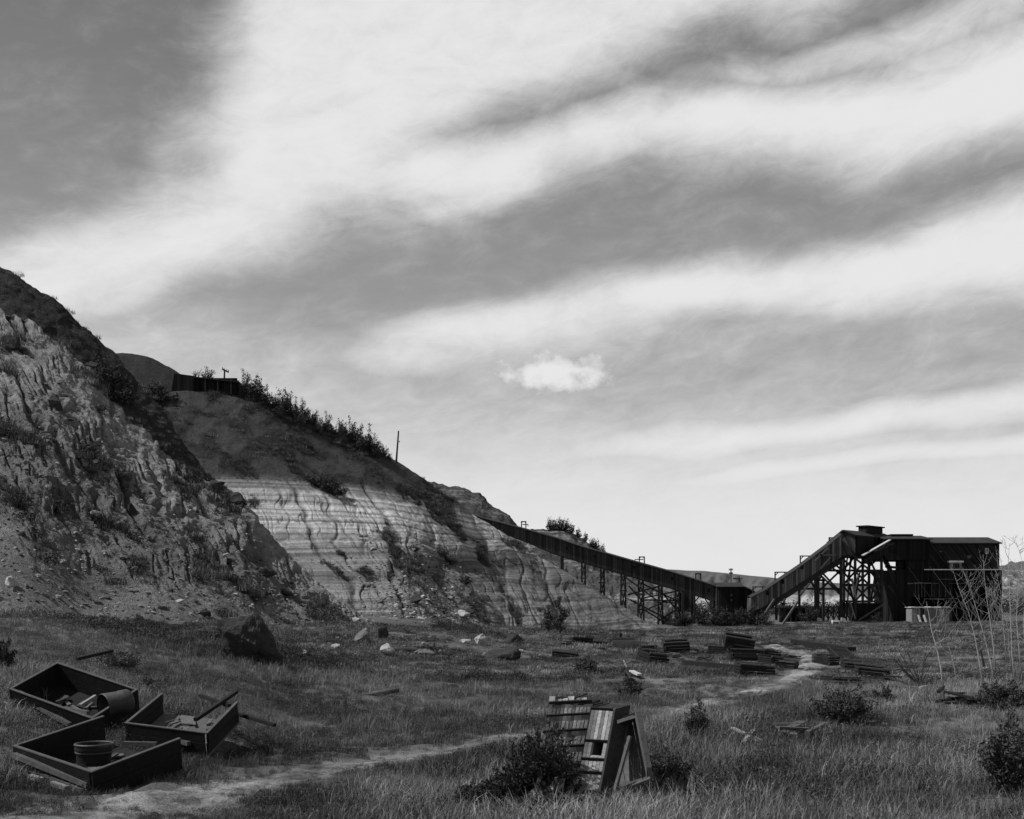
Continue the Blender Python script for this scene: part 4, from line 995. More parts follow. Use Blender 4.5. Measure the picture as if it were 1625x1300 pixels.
for k, (lb, nb) in enumerate((('broken boards and litter lying in the nearest mine cart', 9), ('broken boards and litter lying in the rear mine cart', 10), ('loose split floor boards lying in the broken mine cart', 9))):
    O, e1, e2 = list(PLANES.values())[k]; n_ = e1.cross(e2).normalized(); n_ = n_ if n_.z > 0 else -n_; m = MB()
    for i in range(nb):
        c = O+e1*rng.uniform(.35, .85)+e2*rng.uniform(.2, .8)+n_*(.07+.02*i*rng.uniform(0, 1)); a = rng.uniform(-.5, .5)+(0 if rng.uniform() < .7 else 1.5)
        d = (e1.normalized()*math.cos(a)+e2.normalized()*math.sin(a)+n_*rng.normal(0, .10))*rng.uniform(.12, .34); m.beam(c-d, c+d, rng.uniform(.04, .11), .025, up=n_)
    tag(m.build('broken_boards', M['wood_litter']), lb, 'boards')
# the three bodies tipped on end in the middle
def up_cart(name, label, BR, TR, BL, dvec, **k):
    BR, TR, BL = P(*BR), P(*TR), P(*BL); e1 = TR-BR; e2 = BL-BR
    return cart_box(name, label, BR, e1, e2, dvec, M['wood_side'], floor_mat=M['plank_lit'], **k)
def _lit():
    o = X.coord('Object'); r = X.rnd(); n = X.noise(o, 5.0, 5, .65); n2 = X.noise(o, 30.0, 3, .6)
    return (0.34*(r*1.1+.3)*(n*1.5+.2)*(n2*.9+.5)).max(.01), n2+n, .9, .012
M['plank_lit'] = material('sunlit_weathered_planks', _lit, .9, .1)  # weathered planks, with the sunlit brightness of these faces put into the colour
ca = up_cart('tipped_cart', 'tipped mine cart half buried in the juniper with its weathered sunlit plank underside showing', (912, 1258, 17.5), (938, 1116, 18.4), (842, 1264, 17.2), (.26, .22, .05), planks=11, bands=(.06, .14, .30, .52, .70, .88, 1.03), ragged=.05, gap=.018)
m = MB(); m.tube([P(x, y, 18.55) for x, y in ((882, 1107), (895, 1107), (905, 1109), (915, 1106), (925, 1103), (932, 1100))], .018, 5); m.build('bent_strap', M['iron'], ca)
m = MB()
for i in range(6):
    x = 876+i*10; m.beam(P(x, 1118, 18.5), P(x+1, 1108+rng.uniform(-3, 2), 18.55), .10, .03)
m.build('split_end', M['plank_lit'], ca)
cb = up_cart('tipped_cart', 'middle tipped mine cart with a dark hole in its narrow weathered sunlit face', (949, 1257, 17.0), (973, 1126, 17.9), (913, 1255, 17.0), (.33, .30, .05), planks=6, bands=(.0, .22, .38, .60, 1.0), hole=[None, (1, 2, 3), .415, .585], gap=.006)
def open_cart():
    tl, tr, br, bl = P(978, 1144, 18.0), P(1012, 1133, 17.8), P(1032, 1236, 17.2), P(975, 1254, 17.3)
    dv = Vector((-.10, -.50, .10)); O = br-dv
    return cart_box('tipped_cart', 'rightmost tipped mine cart seen from its open side with a tall bare post', O, tr-br, bl-br, dv, M['wood_mid'], floor_mat=M['wood_mid'], planks=4, ragged=.06)
cc_ = open_cart()
drop_child(cc_, 1)
m = MB(); m.beam(P(1012, 1131, 17.65), P(1033, 1240, 17.1), .085, .07); m.build('corner_post', M['wood_mid'], cc_)
m = MB(); m.tube([P(x, y, 17.05) for x, y in ((974, 1256), (990, 1252), (1008, 1245), (1032, 1236))], .045, 6); m.build('bottom_rail', M['wood_mid'], cc_)
m = MB(); m.beam(P(977, 1144, 18.0), P(1012, 1133, 17.8), .07, .06); m.build('top_rail', M['wood_dark'], cc_)

m = MB()
for i in range(9):
    x = 840+i*9+rng.uniform(-3, 3); a = P(x, 1266, 16.75); b = P(x+rng.uniform(6, 20), 1240+rng.uniform(-8, 6), 17.0); m.beam(a, b, rng.uniform(.05, .10), .03, up=(0, -1, .3))
tag(m.build('broken_boards', M['plank_lit']), 'splayed weathered sunlit boards under the juniper at the foot of the tipped carts', 'boards')
for (a, ya, b, yb, Yq, mt, lb) in ((913, 1262, 952, 1266, 16.7, 'plank_lit', 'pale board lying under the middle tipped cart'), (976, 1254, 1000, 1168, 17.0, 'wood_mid', 'grey stave leaning inside the open tipped cart'), (944, 1122, 966, 1117, 18.3, 'wood_dark', 'dark stick lying across the tops of the tipped carts'), (1030, 1200, 1046, 1203, 17.6, 'wood_mid', 'short grey board sticking out right of the open tipped cart')):
    m = MB(); m.beam(P(a, ya, Yq), P(b, yb, Yq+.1), .08, .035); tag(m.build('board', M[mt]), lb, 'board')
# prototype carts for the far rows (local frame, about 1.9 x 1.2 x 0.5 m)
def far_cart(label, kind, x0, x1, ybot, hpx, rot, tilt=0.0, roll=0.0, group='abandoned mine carts in rows', mat=None):
    c = hit((x0+x1)/2, ybot); s = c.y/F; w = (x1-x0)*s; h = max(.34, hpx*s*1.12)
    mat = mat or M['wood_dark']; n = {'box': 'mine_cart', 'open': 'mine_cart', 'stack': 'mine_cart', 'low': 'mine_cart', 'panel': 'cart_panel'}[kind]
    c = c-Vector((0, 0, rng.uniform(.0, .08))) if kind != 'panel' else c
    T = thing(n, label, 'mine cart' if kind != 'panel' else 'panel', c, group if kind != 'panel' else None, (tilt+rng.uniform(-.08, .08), roll+rng.uniform(-.05, .05), rot*1.6+rng.uniform(-.12, .12)))
    D = 1.25
    def part(nm, fn, mt=mat):
        m = MB(); fn(m); return m.build(nm, mt, T, world=False)
    hw = w/2
    if kind in ('box', 'stack', 'low', 'open'):
        z0 = .10
        def wall(x_0, x_1, y_0, y_1):
            def f(m):
                k = 3 if kind != 'low' else 2
                for i in range(k):
                    u0, u1 = (rng.uniform(0, .12), 1-rng.uniform(0, .25)**2*4*(i == k-1)) if x_1-x_0 > .5 else (0, 1)
                    m.span(x_0+(x_1-x_0)*u0, x_0+(x_1-x_0)*u1, y_0+rng.uniform(-.015, .015), y_1+rng.uniform(-.01, .015), z0+(h-z0)*i/k+rng.uniform(0, .015), z0+(h-z0)*(i+1)/k-.025)
            return f
        part('side_wall', wall(-hw, hw, 0, .06)); part('side_wall', wall(-hw, hw, D-.06, D))
        part('end_wall', wall(-hw+.003, -hw+.06, .063, D-.063)); part('end_wall', wall(hw-.06, hw-.003, .063, D-.063))
        part('floor', lambda m: m.span(-hw+.02, hw-.02, .02, D-.02, z0-.08, z0-.003))
        part('rim_strap', lambda m: m.span(-hw-.02, hw+.02, -.03, .07, h, h+.05), M['rim']); part('rim_strap', lambda m: m.span(-hw-.02, hw+.02, D-.07, D+.03, h, h+.05), M['rim'])
        for sx in (-.55, .55): part('wheel', lambda m: m.tube([(hw*sx, -.05, .02), (hw*sx, .02, .02)], [.16, .16], 12), M['iron'])
    if kind == 'panel':
        def f(m):
            for i in range(6): m.span(-hw, hw*rng.uniform(.85, 1), i*.2, i*.2+.18, 0, .05)
        part('planks', f); part('batten', lambda m: m.span(-hw*.8, -hw*.8+.1, 0, 1.2, .052, .11), M['timber']); part('batten', lambda m: m.span(hw*.7, hw*.7+.1, 0, 1.2, .052, .11), M['timber'])
    return T
FC = [
 ('low plank-sided mine cart at the left end of the far row of carts', 'low', 909, 942, 1023, 10, .05, 0, 0),
 ('low dark mine cart wreck between the leftmost cart and the grey sided cart', 'low', 942, 966, 1025, 6, .15, 0, .05),
 ('long mine cart with a lit grey plank side in the far row', 'box', 967, 1017, 1029, 15, -.04, 0, 0.03),
 ('low sunken mine cart just right of the long grey sided cart', 'low', 1017, 1043, 1032, 8, .02, 0, 0),
 ('dark mine cart lying behind the open tilted cart', 'box', 1054, 1095, 1036, 15, -.08, .05, -.04),
 ('open mine cart tilted towards the viewer on the near side of the row', 'box', 1026, 1064, 1054, 16, .35, .22, .10),
 ('dark mine cart left of the stacked pair', 'box', 1123, 1152, 1038, 12, -.1, 0, .04),
 ('lower mine cart of the stacked pair with a square opening', 'box', 1160, 1214, 1053, 20, -.12, 0, .07),
 ('dark mine cart right behind the stacked pair', 'box', 1206, 1242, 1046, 13, .18, 0, .06),
 ('small mine cart at the right end beside the pale path', 'box', 1222, 1256, 1056, 12, .2, 0, .08),
 ('sunken mine cart lowest at the right end beside the path', 'low', 1236, 1260, 1062, 9, -.25, .1, .05),
 ('long plank-sided mine cart standing nearest in front of the stacked pair', 'box', 1174, 1230, 1072, 16, -.05, 0, .05),
 ('small broken mine cart alone at the left in front of the far row', 'low', 875, 914, 1044, 8, -.1, 0, .12),
 ('small square mine cart with an open end right of the path', 'box', 1313, 1333, 1056, 12, .25, 0, 0),
 ('dark mine cart second down the short row right of the path', 'low', 1341, 1379, 1063, 9, -.12, 0, .06),
 ('ruined mine cart wreck third down the short row right of the path', 'low', 1362, 1410, 1074, 11, -.1, 0, .07),
 ('low dark mine cart nearest in the short row right of the path', 'low', 1322, 1366, 1088, 11, .05, 0, .04),
]
for lb, kd, x0, x1, yb, hp_, rz_, ti, ro in FC: far_cart(lb, kd, x0, x1, yb, hp_, rz_, ti, ro, mat=M['cart_lit'] if 'grey' in lb and 'row' in lb and kd == 'box' else None) if False else far_cart(lb, kd, x0, x1, yb, hp_, rz_, ti, ro, mat=M['wood_mid'] if lb.startswith('long mine cart') else None)
for i, (x0, x1, y, n_, mt, lb) in enumerate(((1100, 1128, 1048, 7, 'wood_dark', 'dark broken boards in front of the cart left of the stacked pair'), (1206, 1232, 1060, 7, 'wood_mid', 'grey broken boards between the stacked pair and the path end'), (1240, 1262, 1044, 6, 'wood_dark', 'dark splintered boards behind the right end of the cart rows'),
        (1044, 1062, 1040, 6, 'wood_dark', 'dark boards behind the open tilted cart'), (1376, 1420, 1080, 8, 'wood_dark', 'dark boards trailing off the ruined wreck right of the path'), (1330, 1350, 1070, 6, 'wood_mid', 'grey boards between the carts right of the path'), (1000, 1020, 1058, 8, 'wood_dark', 'few dark boards left of the open tilted cart'), (1140, 1165, 1062, 5, 'wood_mid', 'grey boards lying left of the nearest long cart'))):
    plank_pile('broken_boards', lb, x0, x1, y, n_, M[mt], sp=.9)
for (x0, x1, y, n_, mt, lb) in ((1066, 1086, 1047, 8, 'wood_dark', 'scattered dark boards right of the open tilted cart'), (1108, 1126, 1058, 8, 'wood_dark', 'scattered dark boards near the middle of the long low beam'), (1196, 1216, 1046, 9, 'wood_mid', 'grey splintered boards leaning in the gap right of the stacked pair'), (946, 968, 1034, 8, 'wood_dark', 'scattered dark boards in front of the low cart wreck at left'), (1300, 1322, 1042, 8, 'wood_dark', 'scattered dark boards left of the propped plank panel'), (1396, 1420, 1066, 8, 'wood_mid', 'grey boards scattered beside the bare leaning bush')):
    plank_pile('broken_boards', lb, x0, x1, y, n_, M[mt], sp=1.1)
for i, (x, y, lb) in enumerate(((1116, 1036, 'dark board standing up slanted left of the dark cart'), (1128, 1034, 'second board standing up slanted beside the dark cart'), (1143, 1026, 'splintered board sticking up behind the dark cart left of the stacked pair'))):
    c = hit(x, y); m = MB(); m.beam(c, c+Vector((-.55+.3*i, .1, .75)), .2, .05); tag(m.build('board', M['wood_mid']), lb, 'board')
# upper cart of the stacked pair
top_c = far_cart('upper mine cart tipped on top of the stacked pair', 'box', 1152, 1199, 1053, 17, -.12, .12, .12); top_c.location.z += .72; top_c.location.y += .5
pn = far_cart('dark plank panel propped like a roof over the short row right of the path', 'panel', 1322, 1366, 1046, 8, .15, .45, .05)
def log_thing(name, label, pts, r, mat, cat='log', n=7):
    m = MB(); m.tube([Vector(p) for p in pts], r, n); return tag(m.build(name, mat, smooth=True), label, cat)
def gbeam(label, x0, y0, x1, y1, w, h, mat, name='beam', lift=.12, cat='beam'):
    a, b = hit(x0, y0), hit(x1, y1); a.z += lift; b.z += lift; m = MB(); m.beam(a, b, w, h); return tag(m.build(name, mat), label, cat)
gbeam('long thin rail lying across the grass in front of the tipple', 1168, 1005, 1292, 1016, .16, .16, M['timber'], 'rail', .12, 'rail')
gbeam('dark short timber at the left end of the thin rail', 1136, 1001, 1158, 1004, .5, .4, M['wood_dark'])
gbeam('heavy dark timber beam lying right of the path in front of the tipple', 1260, 1022, 1352, 1036, .5, .42, M['wood_dark'])
gbeam('long low dark beam in the grass in front of the cart rows', 1086, 1056, 1190, 1067, .3, .28, M['wood_dark'])
gbeam('dark beam sloping up from the grass before the saplings', 1534, 1025, 1576, 1014, .16, .16, M['wood_mid'])
gbeam('dark plank slanting in the grass left of the low bush', 963, 1054, 1010, 1074, .22, .10, M['wood_dark'], 'plank', .15, 'plank')
gbeam('short pale plank end lying at the foot of the slanting dark plank', 1002, 1073, 1015, 1079, .2, .08, M['wood_pale'], 'plank', .2, 'plank')
m = MB(); a = hit(996, 1064); m.beam(a, a+Vector((-.18, 0, .42)), .08, .05); tag(m.build('stake', M['white']), 'small white stake standing beside the slanting dark plank', 'stake')
gbeam('narrow bar in the grass right of the small stake bush', 1090, 1055, 1120, 1058, .1, .1, M['wood_dark'], 'bar', .15, 'bar')
for (x, yb, h), lb in (((985, 1016, 9), 'short dark post standing behind the far cart row'), ((931, 1014, 4), 'stub of a post behind the leftmost far cart')):
    c = hit(x, yb); m = MB(); m.beam(c, c+Vector((0, 0, h*c.y/F+.1)), .2); tag(m.build('post', M['wood_dark']), lb, 'post')
plank_pile('plank_pile', 'heap of weathered planks lying in the grass at right foreground', 1232, 1298, 1172, 16, M['wood_mid'], sp=.5)
plank_pile('plank_pile', 'loose dark boards at the far left end of the cart row', 886, 910, 1023, 8, M['wood_dark'], sp=.8)
plank_pile('plank_pile', 'low dark pallet-like heap of slats near the foot of the saplings', 1488, 1550, 1117, 12, M['wood_dark'], sp=.5)
plank_pile('plank_pile', 'broken planks heaped right of the long near cart', 1096, 1122, 1036, 7, M['wood_dark'], sp=.8)
gbeam('weathered post leaning on the heap of planks in the right foreground', 1281, 1184, 1310, 1168, .11, .10, M['wood_mid'], 'post', .28, 'post')
gbeam('thin board crossing the grass left of the plank heap', 1162, 1170, 1208, 1192, .08, .05, M['wood_grey'], 'board', .22, 'board')
gbeam('short bleached board crossing the thin board', 1180, 1196, 1196, 1176, .10, .05, M['wood_grey'], 'board', .24, 'board')
gbeam('dark stick standing out of the pallet-like heap', 1489, 1114, 1497, 1104, .09, .09, M['wood_dark'], 'stick', .3, 'stick')
def curved(label, name, pts, r, mat, lift=.25, cat='log'):
    V = [hit(x, y)+Vector((0, 0, lift)) for x, y in pts]; Yb = np.mean([v.y for v in V])
    V = [P(x, y, Yb) for x, y in pts]
    return log_thing(name, label, V, r, mat, cat)
curved('long bowed dark log lying in front of the pale boulder', 'log', [(600, 1036), (620, 1031.5), (645, 1031), (672, 1033.5), (695, 1037), (712, 1043)], [.11, .13, .13, .12, .10, .07], M['bark'])
curved('pale weathered log lying in the grass left of centre', 'log', [(531, 1114), (550, 1109), (570, 1106), (600, 1100), (633, 1095)], [.06, .10, .10, .09, .08], M['wood_mid'])
curved('dark branch beneath the weathered log left of centre', 'branch', [(545, 1112), (546, 1130)], [.10, .07], M['bark'], .25, 'branch')
curved('thin dark stick in the grass right of the weathered log', 'stick', [(690, 1123), (716, 1129)], .04, M['bark'], .25, 'stick')
curved('thin twig lying in the grass farther right of the weathered log', 'stick', [(785, 1134), (812, 1126)], .035, M['bark'], .25, 'stick')
for i, pts in enumerate(([(1410, 1092), (1430, 1089), (1452, 1092), (1466, 1090)], [(1414, 1098), (1440, 1095), (1455, 1096), (1470, 1093)], [(1448, 1099), (1462, 1091), (1474, 1089)])):
    curved(['uppermost twisted pale driftwood limb of the tangle left of the saplings', 'lowest twisted pale driftwood limb of the tangle left of the saplings', 'short forked driftwood limb at the right of the tangle'][i], 'driftwood', pts, [.05, .06, .06, .04][:len(pts)], M['wood_grey'], .2, 'driftwood')

# ------------------------------------------------------------------ rocks
import bmesh
def rock(name, label, c, size, mat, seed, rot=0.0, flat=1.0, cat='boulder', sub=3, tilt=0.0):
    r = np.random.default_rng(seed); bm = bmesh.new()
    for i in range(16):
        v = r.normal(size=3); v /= np.linalg.norm(v); bm.verts.new(v*r.uniform(.75, 1.0))
    bmesh.ops.convex_hull(bm, input=bm.verts)
    bmesh.ops.triangulate(bm, faces=bm.faces)
    bmesh.ops.subdivide_edges(bm, edges=bm.edges, cuts=2, use_grid_fill=True)
    bmesh.ops.triangulate(bm, faces=bm.faces)
    bmesh.ops.subdivide_edges(bm, edges=bm.edges, cuts=1, use_grid_fill=True)
    co = np.array([v.co[:] for v in bm.verts]); n = co/np.linalg.norm(co, axis=1)[:, None]
    d = 0.10*fbm(co[:, 0]*1.6+seed, co[:, 1]*1.6+co[:, 2]*1.3, 4, seed % 50, .6)+.05*np.abs(perlin(co[:, 2]*4, co[:, 0]*.6, seed % 40))
    for v, k, nn in zip(bm.verts, d, n):
        v.co = Vector((v.co.x+nn[0]*k, v.co.y+nn[1]*k, v.co.z+nn[2]*k))
        v.co = Vector((v.co.x*size[0], v.co.y*size[1], v.co.z*size[2]))
    me = bpy.data.meshes.new(name); bm.to_mesh(me); bm.free(); me.materials.append(mat)
    o = obj(name, me); o.location = c; o.rotation_euler = (tilt, 0, rot); return tag(o, label, cat)
def grock(label, x, y, wpx, hpx, mat, seed, rot=0, on=None, name='boulder', tilt=0.0):
    c = hit(x, y+hpx/2) if on is None else hpt(on, x, y+hpx*.3)
    s = c.y/F; return rock(name, label, c+Vector((0, .25*wpx*s, hpx*s*.30)), (wpx*s*.5, wpx*s*.42, hpx*s*.56), mat, seed, rot, tilt=tilt)
N = 'near_hillside'
def big_boulder():
    c = hit(392, 1056); s = c.y/F
    pts = [(-50, 30), (-42, -8), (-14, -14), (8, -24), (24, 4), (42, 38), (38, 48), (0, 54)]
    bm = bmesh.new()
    for (px, py) in ((-50, -20), (-44, -30), (-18, -36), (8, -46), (20, -38), (32, -10), (48, 28), (46, 46), (8, 50), (-34, 30)):
        bm.verts.new((px*s, -.10*abs(px)*s+(py+42)*.004, -py*s))
    for (px, py) in ((-52, -30), (-20, -38), (8, -40), (26, -12), (40, 36), (-20, 30)):
        bm.verts.new((px*s*.9, 1.6, -py*s*.95-.15))
    for (px, py) in ((-10, -8), (16, 6)): bm.verts.new((px*s, -.55, -py*s))
    bmesh.ops.convex_hull(bm, input=bm.verts); bmesh.ops.triangulate(bm, faces=bm.faces)
    bmesh.ops.subdivide_edges(bm, edges=bm.edges, cuts=4, use_grid_fill=True); bmesh.ops.triangulate(bm, faces=bm.faces)
    bmesh.ops.subdivide_edges(bm, edges=bm.edges, cuts=1, use_grid_fill=True)
    for v in bm.verts:
        k = .15*float(fbm(np.array([v.co.x*1.1]), np.array([v.co.z*1.1+v.co.y]), 5, 9, .62)[0])+.10*abs(float(perlin(np.array([v.co.x*.8+v.co.z*1.4]), np.array([v.co.y]), 4)[0])); v.co += v.co.normalized()*k
    me = bpy.data.meshes.new('boulder'); bm.to_mesh(me); bm.free(); me.materials.append(M['rock_dark'])
    o = obj('boulder', me); o.location = c+Vector((0, .3, 38*s)); tag(o, 'large angular dark boulder at the foot of the near hillside', 'boulder')
big_boulder()
for a in (('leaning slab boulder with a dark face on the bank in the middle', 572, 1006, 42, 32, 'rock', 12, .4), ('dark wedge boulder just right of the leaning slab', 606, 1000, 26, 30, 'rock_dark', 14, .2),
          ('round pale boulder at the left end of the bowed log', 613, 1029, 30, 24, 'rock_pale', 15, 0), ('broad dark overhanging boulder near the two small trees', 798, 1030, 64, 40, 'rock_dark', 17, .1),
          ('dark boulder behind the broad overhanging one', 815, 1012, 36, 24, 'rock_dark', 18, .5), ('pale upright boulder left of the overhanging one', 762, 1012, 26, 24, 'rock_pale', 19, .8),
          ('flat pale rock at the foot of the rubble slope', 738, 1016, 24, 9, 'rock_pale', 20, 0), ('pale flat rock right of the broad overhanging boulder', 824, 1032, 22, 9, 'rock_pale', 21, .3),
          ('small dark pyramid boulder alone before the trestle', 1019, 1006, 14, 8, 'rock_dark', 22, .2), ('pale rock lump by the bowed log middle', 674, 1034, 44, 14, 'rock', 24, .2),
          ('small pale rock in front of the dark overhanging boulder', 768, 1038, 16, 10, 'rock', 25, .2)):
    grock(a[0], a[1], a[2], a[3], a[4], M[a[5]], a[6], a[7])
for a in (('rounded pale boulder perched on the clay at the far left edge', 12, 925, 34, 24, 'rock_pale', 31), ('dark slab jutting from the lower clay slope', 418, 908, 42, 20, 'rock_dark', 32), ('dark broken ledge below the jutting slab', 452, 940, 40, 18, 'rock_dark', 33),
          ('dark round boulder high on the clay ridge', 264, 704, 26, 26, 'rock_dark', 34), ('long dark tilted slab on the ridge above the banded face', 374, 792, 46, 24, 'rock_dark', 35), ('narrow dark slab lower on the ridge', 338, 762, 40, 15, 'rock_dark', 36),
          ('dark overhanging block near the top left of the clay slope', 82, 640, 36, 40, 'rock_dark', 37), ('dark rock fin high on the clay ridge', 140, 572, 30, 12, 'rock_dark', 38), ('dark block at the upper left edge of the clay slope', 14, 548, 36, 44, 'rock_dark', 39),
          ('small pale block on the middle of the clay slope', 196, 886, 20, 16, 'rock', 40), ('dark block amid the clay slope left of centre', 212, 812, 22, 34, 'rock_dark', 41), ('dark hollow block low on the middle of the clay slope', 322, 975, 26, 16, 'rock_dark', 42)):
    grock(a[0], a[1], a[2], a[3], a[4], M[a[5]], a[6], rng.uniform(-.6, .6), N, tilt=.3)
H = 'middle_hillside'
for a in (('dark slab in the rubble at the foot of the banded face', 655, 952, 36, 20, 'rock_dark', 51), ('pale rubble block left of the rubble slab', 628, 962, 16, 10, 'rock_pale', 52), ('pale rubble block high in the rubble fan', 668, 985, 20, 14, 'rock_pale', 53),
          ('pale ledge block on the right of the rubble fan', 732, 975, 34, 12, 'rock_pale', 54), ('dark ledge block among the rubble', 745, 972, 24, 9, 'rock_dark', 55), ('pale loose block at the bottom of the rubble fan', 664, 1002, 22, 10, 'rock_pale', 56), ('grey block at the lower left of the rubble fan', 700, 992, 18, 12, 'rock', 57)):
    grock(a[0], a[1], a[2], a[3], a[4], M[a[5]], a[6], rng.uniform(-.6, .6), H, tilt=.3)

# ------------------------------------------------------------------ foliage
def leaf_arrays(r, lobes, n, size, droop=0.0, up=0.3, elong=1.6):
    """n small leaf quads spread through ellipsoid lobes [(cx,cy,cz,rx,ry,rz)]"""
    L = np.array(lobes, float); w = L[:, 3]*L[:, 4]*L[:, 5]; w = w**.75; w /= w.sum()
    k = r.choice(len(L), n, p=w); d = r.normal(size=(n, 3)); d /= np.linalg.norm(d, axis=1)[:, None]
    rad = r.uniform(0, 1, n)**.45; c = L[k, :3]+d*rad[:, None]*L[k, 3:6]
    a = r.normal(size=(n, 3)); a[:, 2] += up; a /= np.linalg.norm(a, axis=1)[:, None]
    b = np.cross(a, r.normal(size=(n, 3))); b /= np.linalg.norm(b, axis=1)[:, None]
    s = size*r.uniform(.5, 1.4, n)[:, None]; a = a*s*elong; b = b*s*.5
    V = np.stack([c-a*.5, c+b*.5, c+a*.5, c-b*.5], 1).reshape(-1, 3)
    return V, np.arange(4*n).reshape(n, 4)
def leaf_mesh(name, r, lobes, n, size, mat, **k):
    V, Fc = leaf_arrays(r, lobes, n, size, **k); return np_mesh(name, V, Fc, mat)
def stems(name, mat, parent, r, n, h, spread, r0=.03):
    m = MB()
    for i in range(n):
        a = r.uniform(0, 6.28); q = Vector((0, 0, -.1)); pts = [q]; tip = Vector((math.cos(a)*spread*r.uniform(.3, 1), math.sin(a)*spread*r.uniform(.3, 1), h*r.uniform(.6, .95)))
        for t in (.35, .7, 1): pts.append(q.lerp(tip, t)+Vector((r.normal(0, .03*h), r.normal(0, .03*h), 0)))
        m.tube(pts, [r0, r0*.8, r0*.5, r0*.15], 5)
    return m.build(name, mat, parent, world=False)
def sprigs(r, w, h, ns, per, size, spread=.10, flat=.6, lean=0.0):
    """leaves carried along curved stems that start at the root: uneven outline with gaps"""
    A = r.uniform(0, 6.283, ns); R_ = np.sqrt(r.uniform(0, 1, ns)); H_ = h*r.uniform(.30, 1.2, ns)*(1.05-.55*R_**2)
    tip = np.stack([np.cos(A)*R_*w*.5+lean*H_, np.sin(A)*R_*w*.5*flat, H_], 1); base = np.stack([np.cos(A)*R_*w*.10, np.sin(A)*R_*w*.1, H_*0], 1)
    k = np.repeat(np.arange(ns), per); t = r.uniform(.15, 1, len(k))**.7
    mid = (base+tip)*.5; mid[:, 2] += .12*h; mid[:, :2] *= .8
    T_ = t[:, None]; c = base[k]*(1-T_)**2+2*mid[k]*T_*(1-T_)+tip[k]*T_**2
    c = c+r.normal(0, 1, c.shape)*np.array([w, w*flat, h])*spread*(1.15-T_*.7)*.5
    d = tip[k]-base[k]; d /= np.linalg.norm(d, axis=1)[:, None]+1e-6
    a = d*.5+r.normal(0, .7, c.shape); a /= np.linalg.norm(a, axis=1)[:, None]; b = np.cross(a, r.normal(size=c.shape)); b /= np.linalg.norm(b, axis=1)[:, None]
    q = size*r.uniform(.5, 1.5, len(k))[:, None]; a = a*q*1.7; b = b*q*.5; c[:, 2] = np.maximum(c[:, 2], .02)
    V = np.stack([c-a*.5, c+b*.5, c+a*.5, c-b*.5], 1).reshape(-1, 3)
    return V, np.arange(len(V)).reshape(-1, 4), base, mid, tip
def sprig_bush(T, r, w, h, ns, per, size, mat, crown='crown', bark='bark', r0=.012, **k):
    V, Fc, base, mid, tip = sprigs(r, w, h, ns, per, size, **k); obj(crown, np_mesh(crown, V, Fc, mat), T); m = MB()
    for i in range(0, ns, 2): m.tube([base[i]-np.array([0, 0, .15]), base[i]*.25+mid[i]*.5+tip[i]*.25, tip[i]], [r0, r0*.6, r0*.2], 4)
    m.build('stems', M[bark], T, world=False)
def bush_proto(name, label, cat, seed, w, h, n, size, mat, nl=7, bark='bark', group=None, up=.3):
    r = np.random.default_rng(seed); T = thing(name, label, cat, (0, 0, -50), group)
    sprig_bush(T, r, w*1.25, h*1.1, 26, n//20, size, mat, 'crown', bark, .010*h+.01, spread=.20, flat=.9); return T
# dark bushes along the ridge of the middle hillside
protos = [bush_proto('ridge_bush', 'b', 'bush', 200+i, 2.2, 2.6, 900, .17, M['leaf'], 8) for i in range(4)]
used = [False]*4
RB = [(388, 628), (400, 632), (412, 636), (424, 641), (436, 648), (447, 652), (458, 658), (468, 662), (479, 668), (490, 672), (500, 677), (510, 681), (519, 686), (529, 690), (539, 694), (548, 699), (557, 703), (566, 706), (575, 710), (584, 714), (592, 718), (600, 722), (608, 726), (616, 730),
      (444, 662), (474, 676), (506, 690), (540, 704), (572, 716), (596, 726)]
nth = ['first', 'second', 'third', 'fourth', 'fifth', 'sixth', 'seventh', 'eighth', 'ninth', 'tenth', 'eleventh', 'twelfth', 'thirteenth', 'fourteenth', 'fifteenth', 'sixteenth', 'seventeenth', 'eighteenth', 'nineteenth', 'twentieth', 'twenty-first', 'twenty-second', 'twenty-third', 'twenty-fourth']
for i, (x, y) in enumerate(RB):
    c = hpt(H, x, y); s = rng.uniform(.5, 1.2)
    if i < 3: s *= 1.25
    lb = f'dark bush on the skyline, {nth[i]} down the ridge from the hilltop shed' if i < 24 else f'dark bush just below the skyline row, {nth[i-24]} down from the hilltop shed'
    j = i % 4; T = protos[j] if not used[j] else dup(protos[j]); used[j] = True
    T.location = c-Vector((0, 0, .3)); T.rotation_euler = (0, 0, rng.uniform(0, 6)); T.scale = (s*.85, s*.85, s); T['label'] = lb; T['group'] = 'dark bushes along the ridge below the hilltop shed'
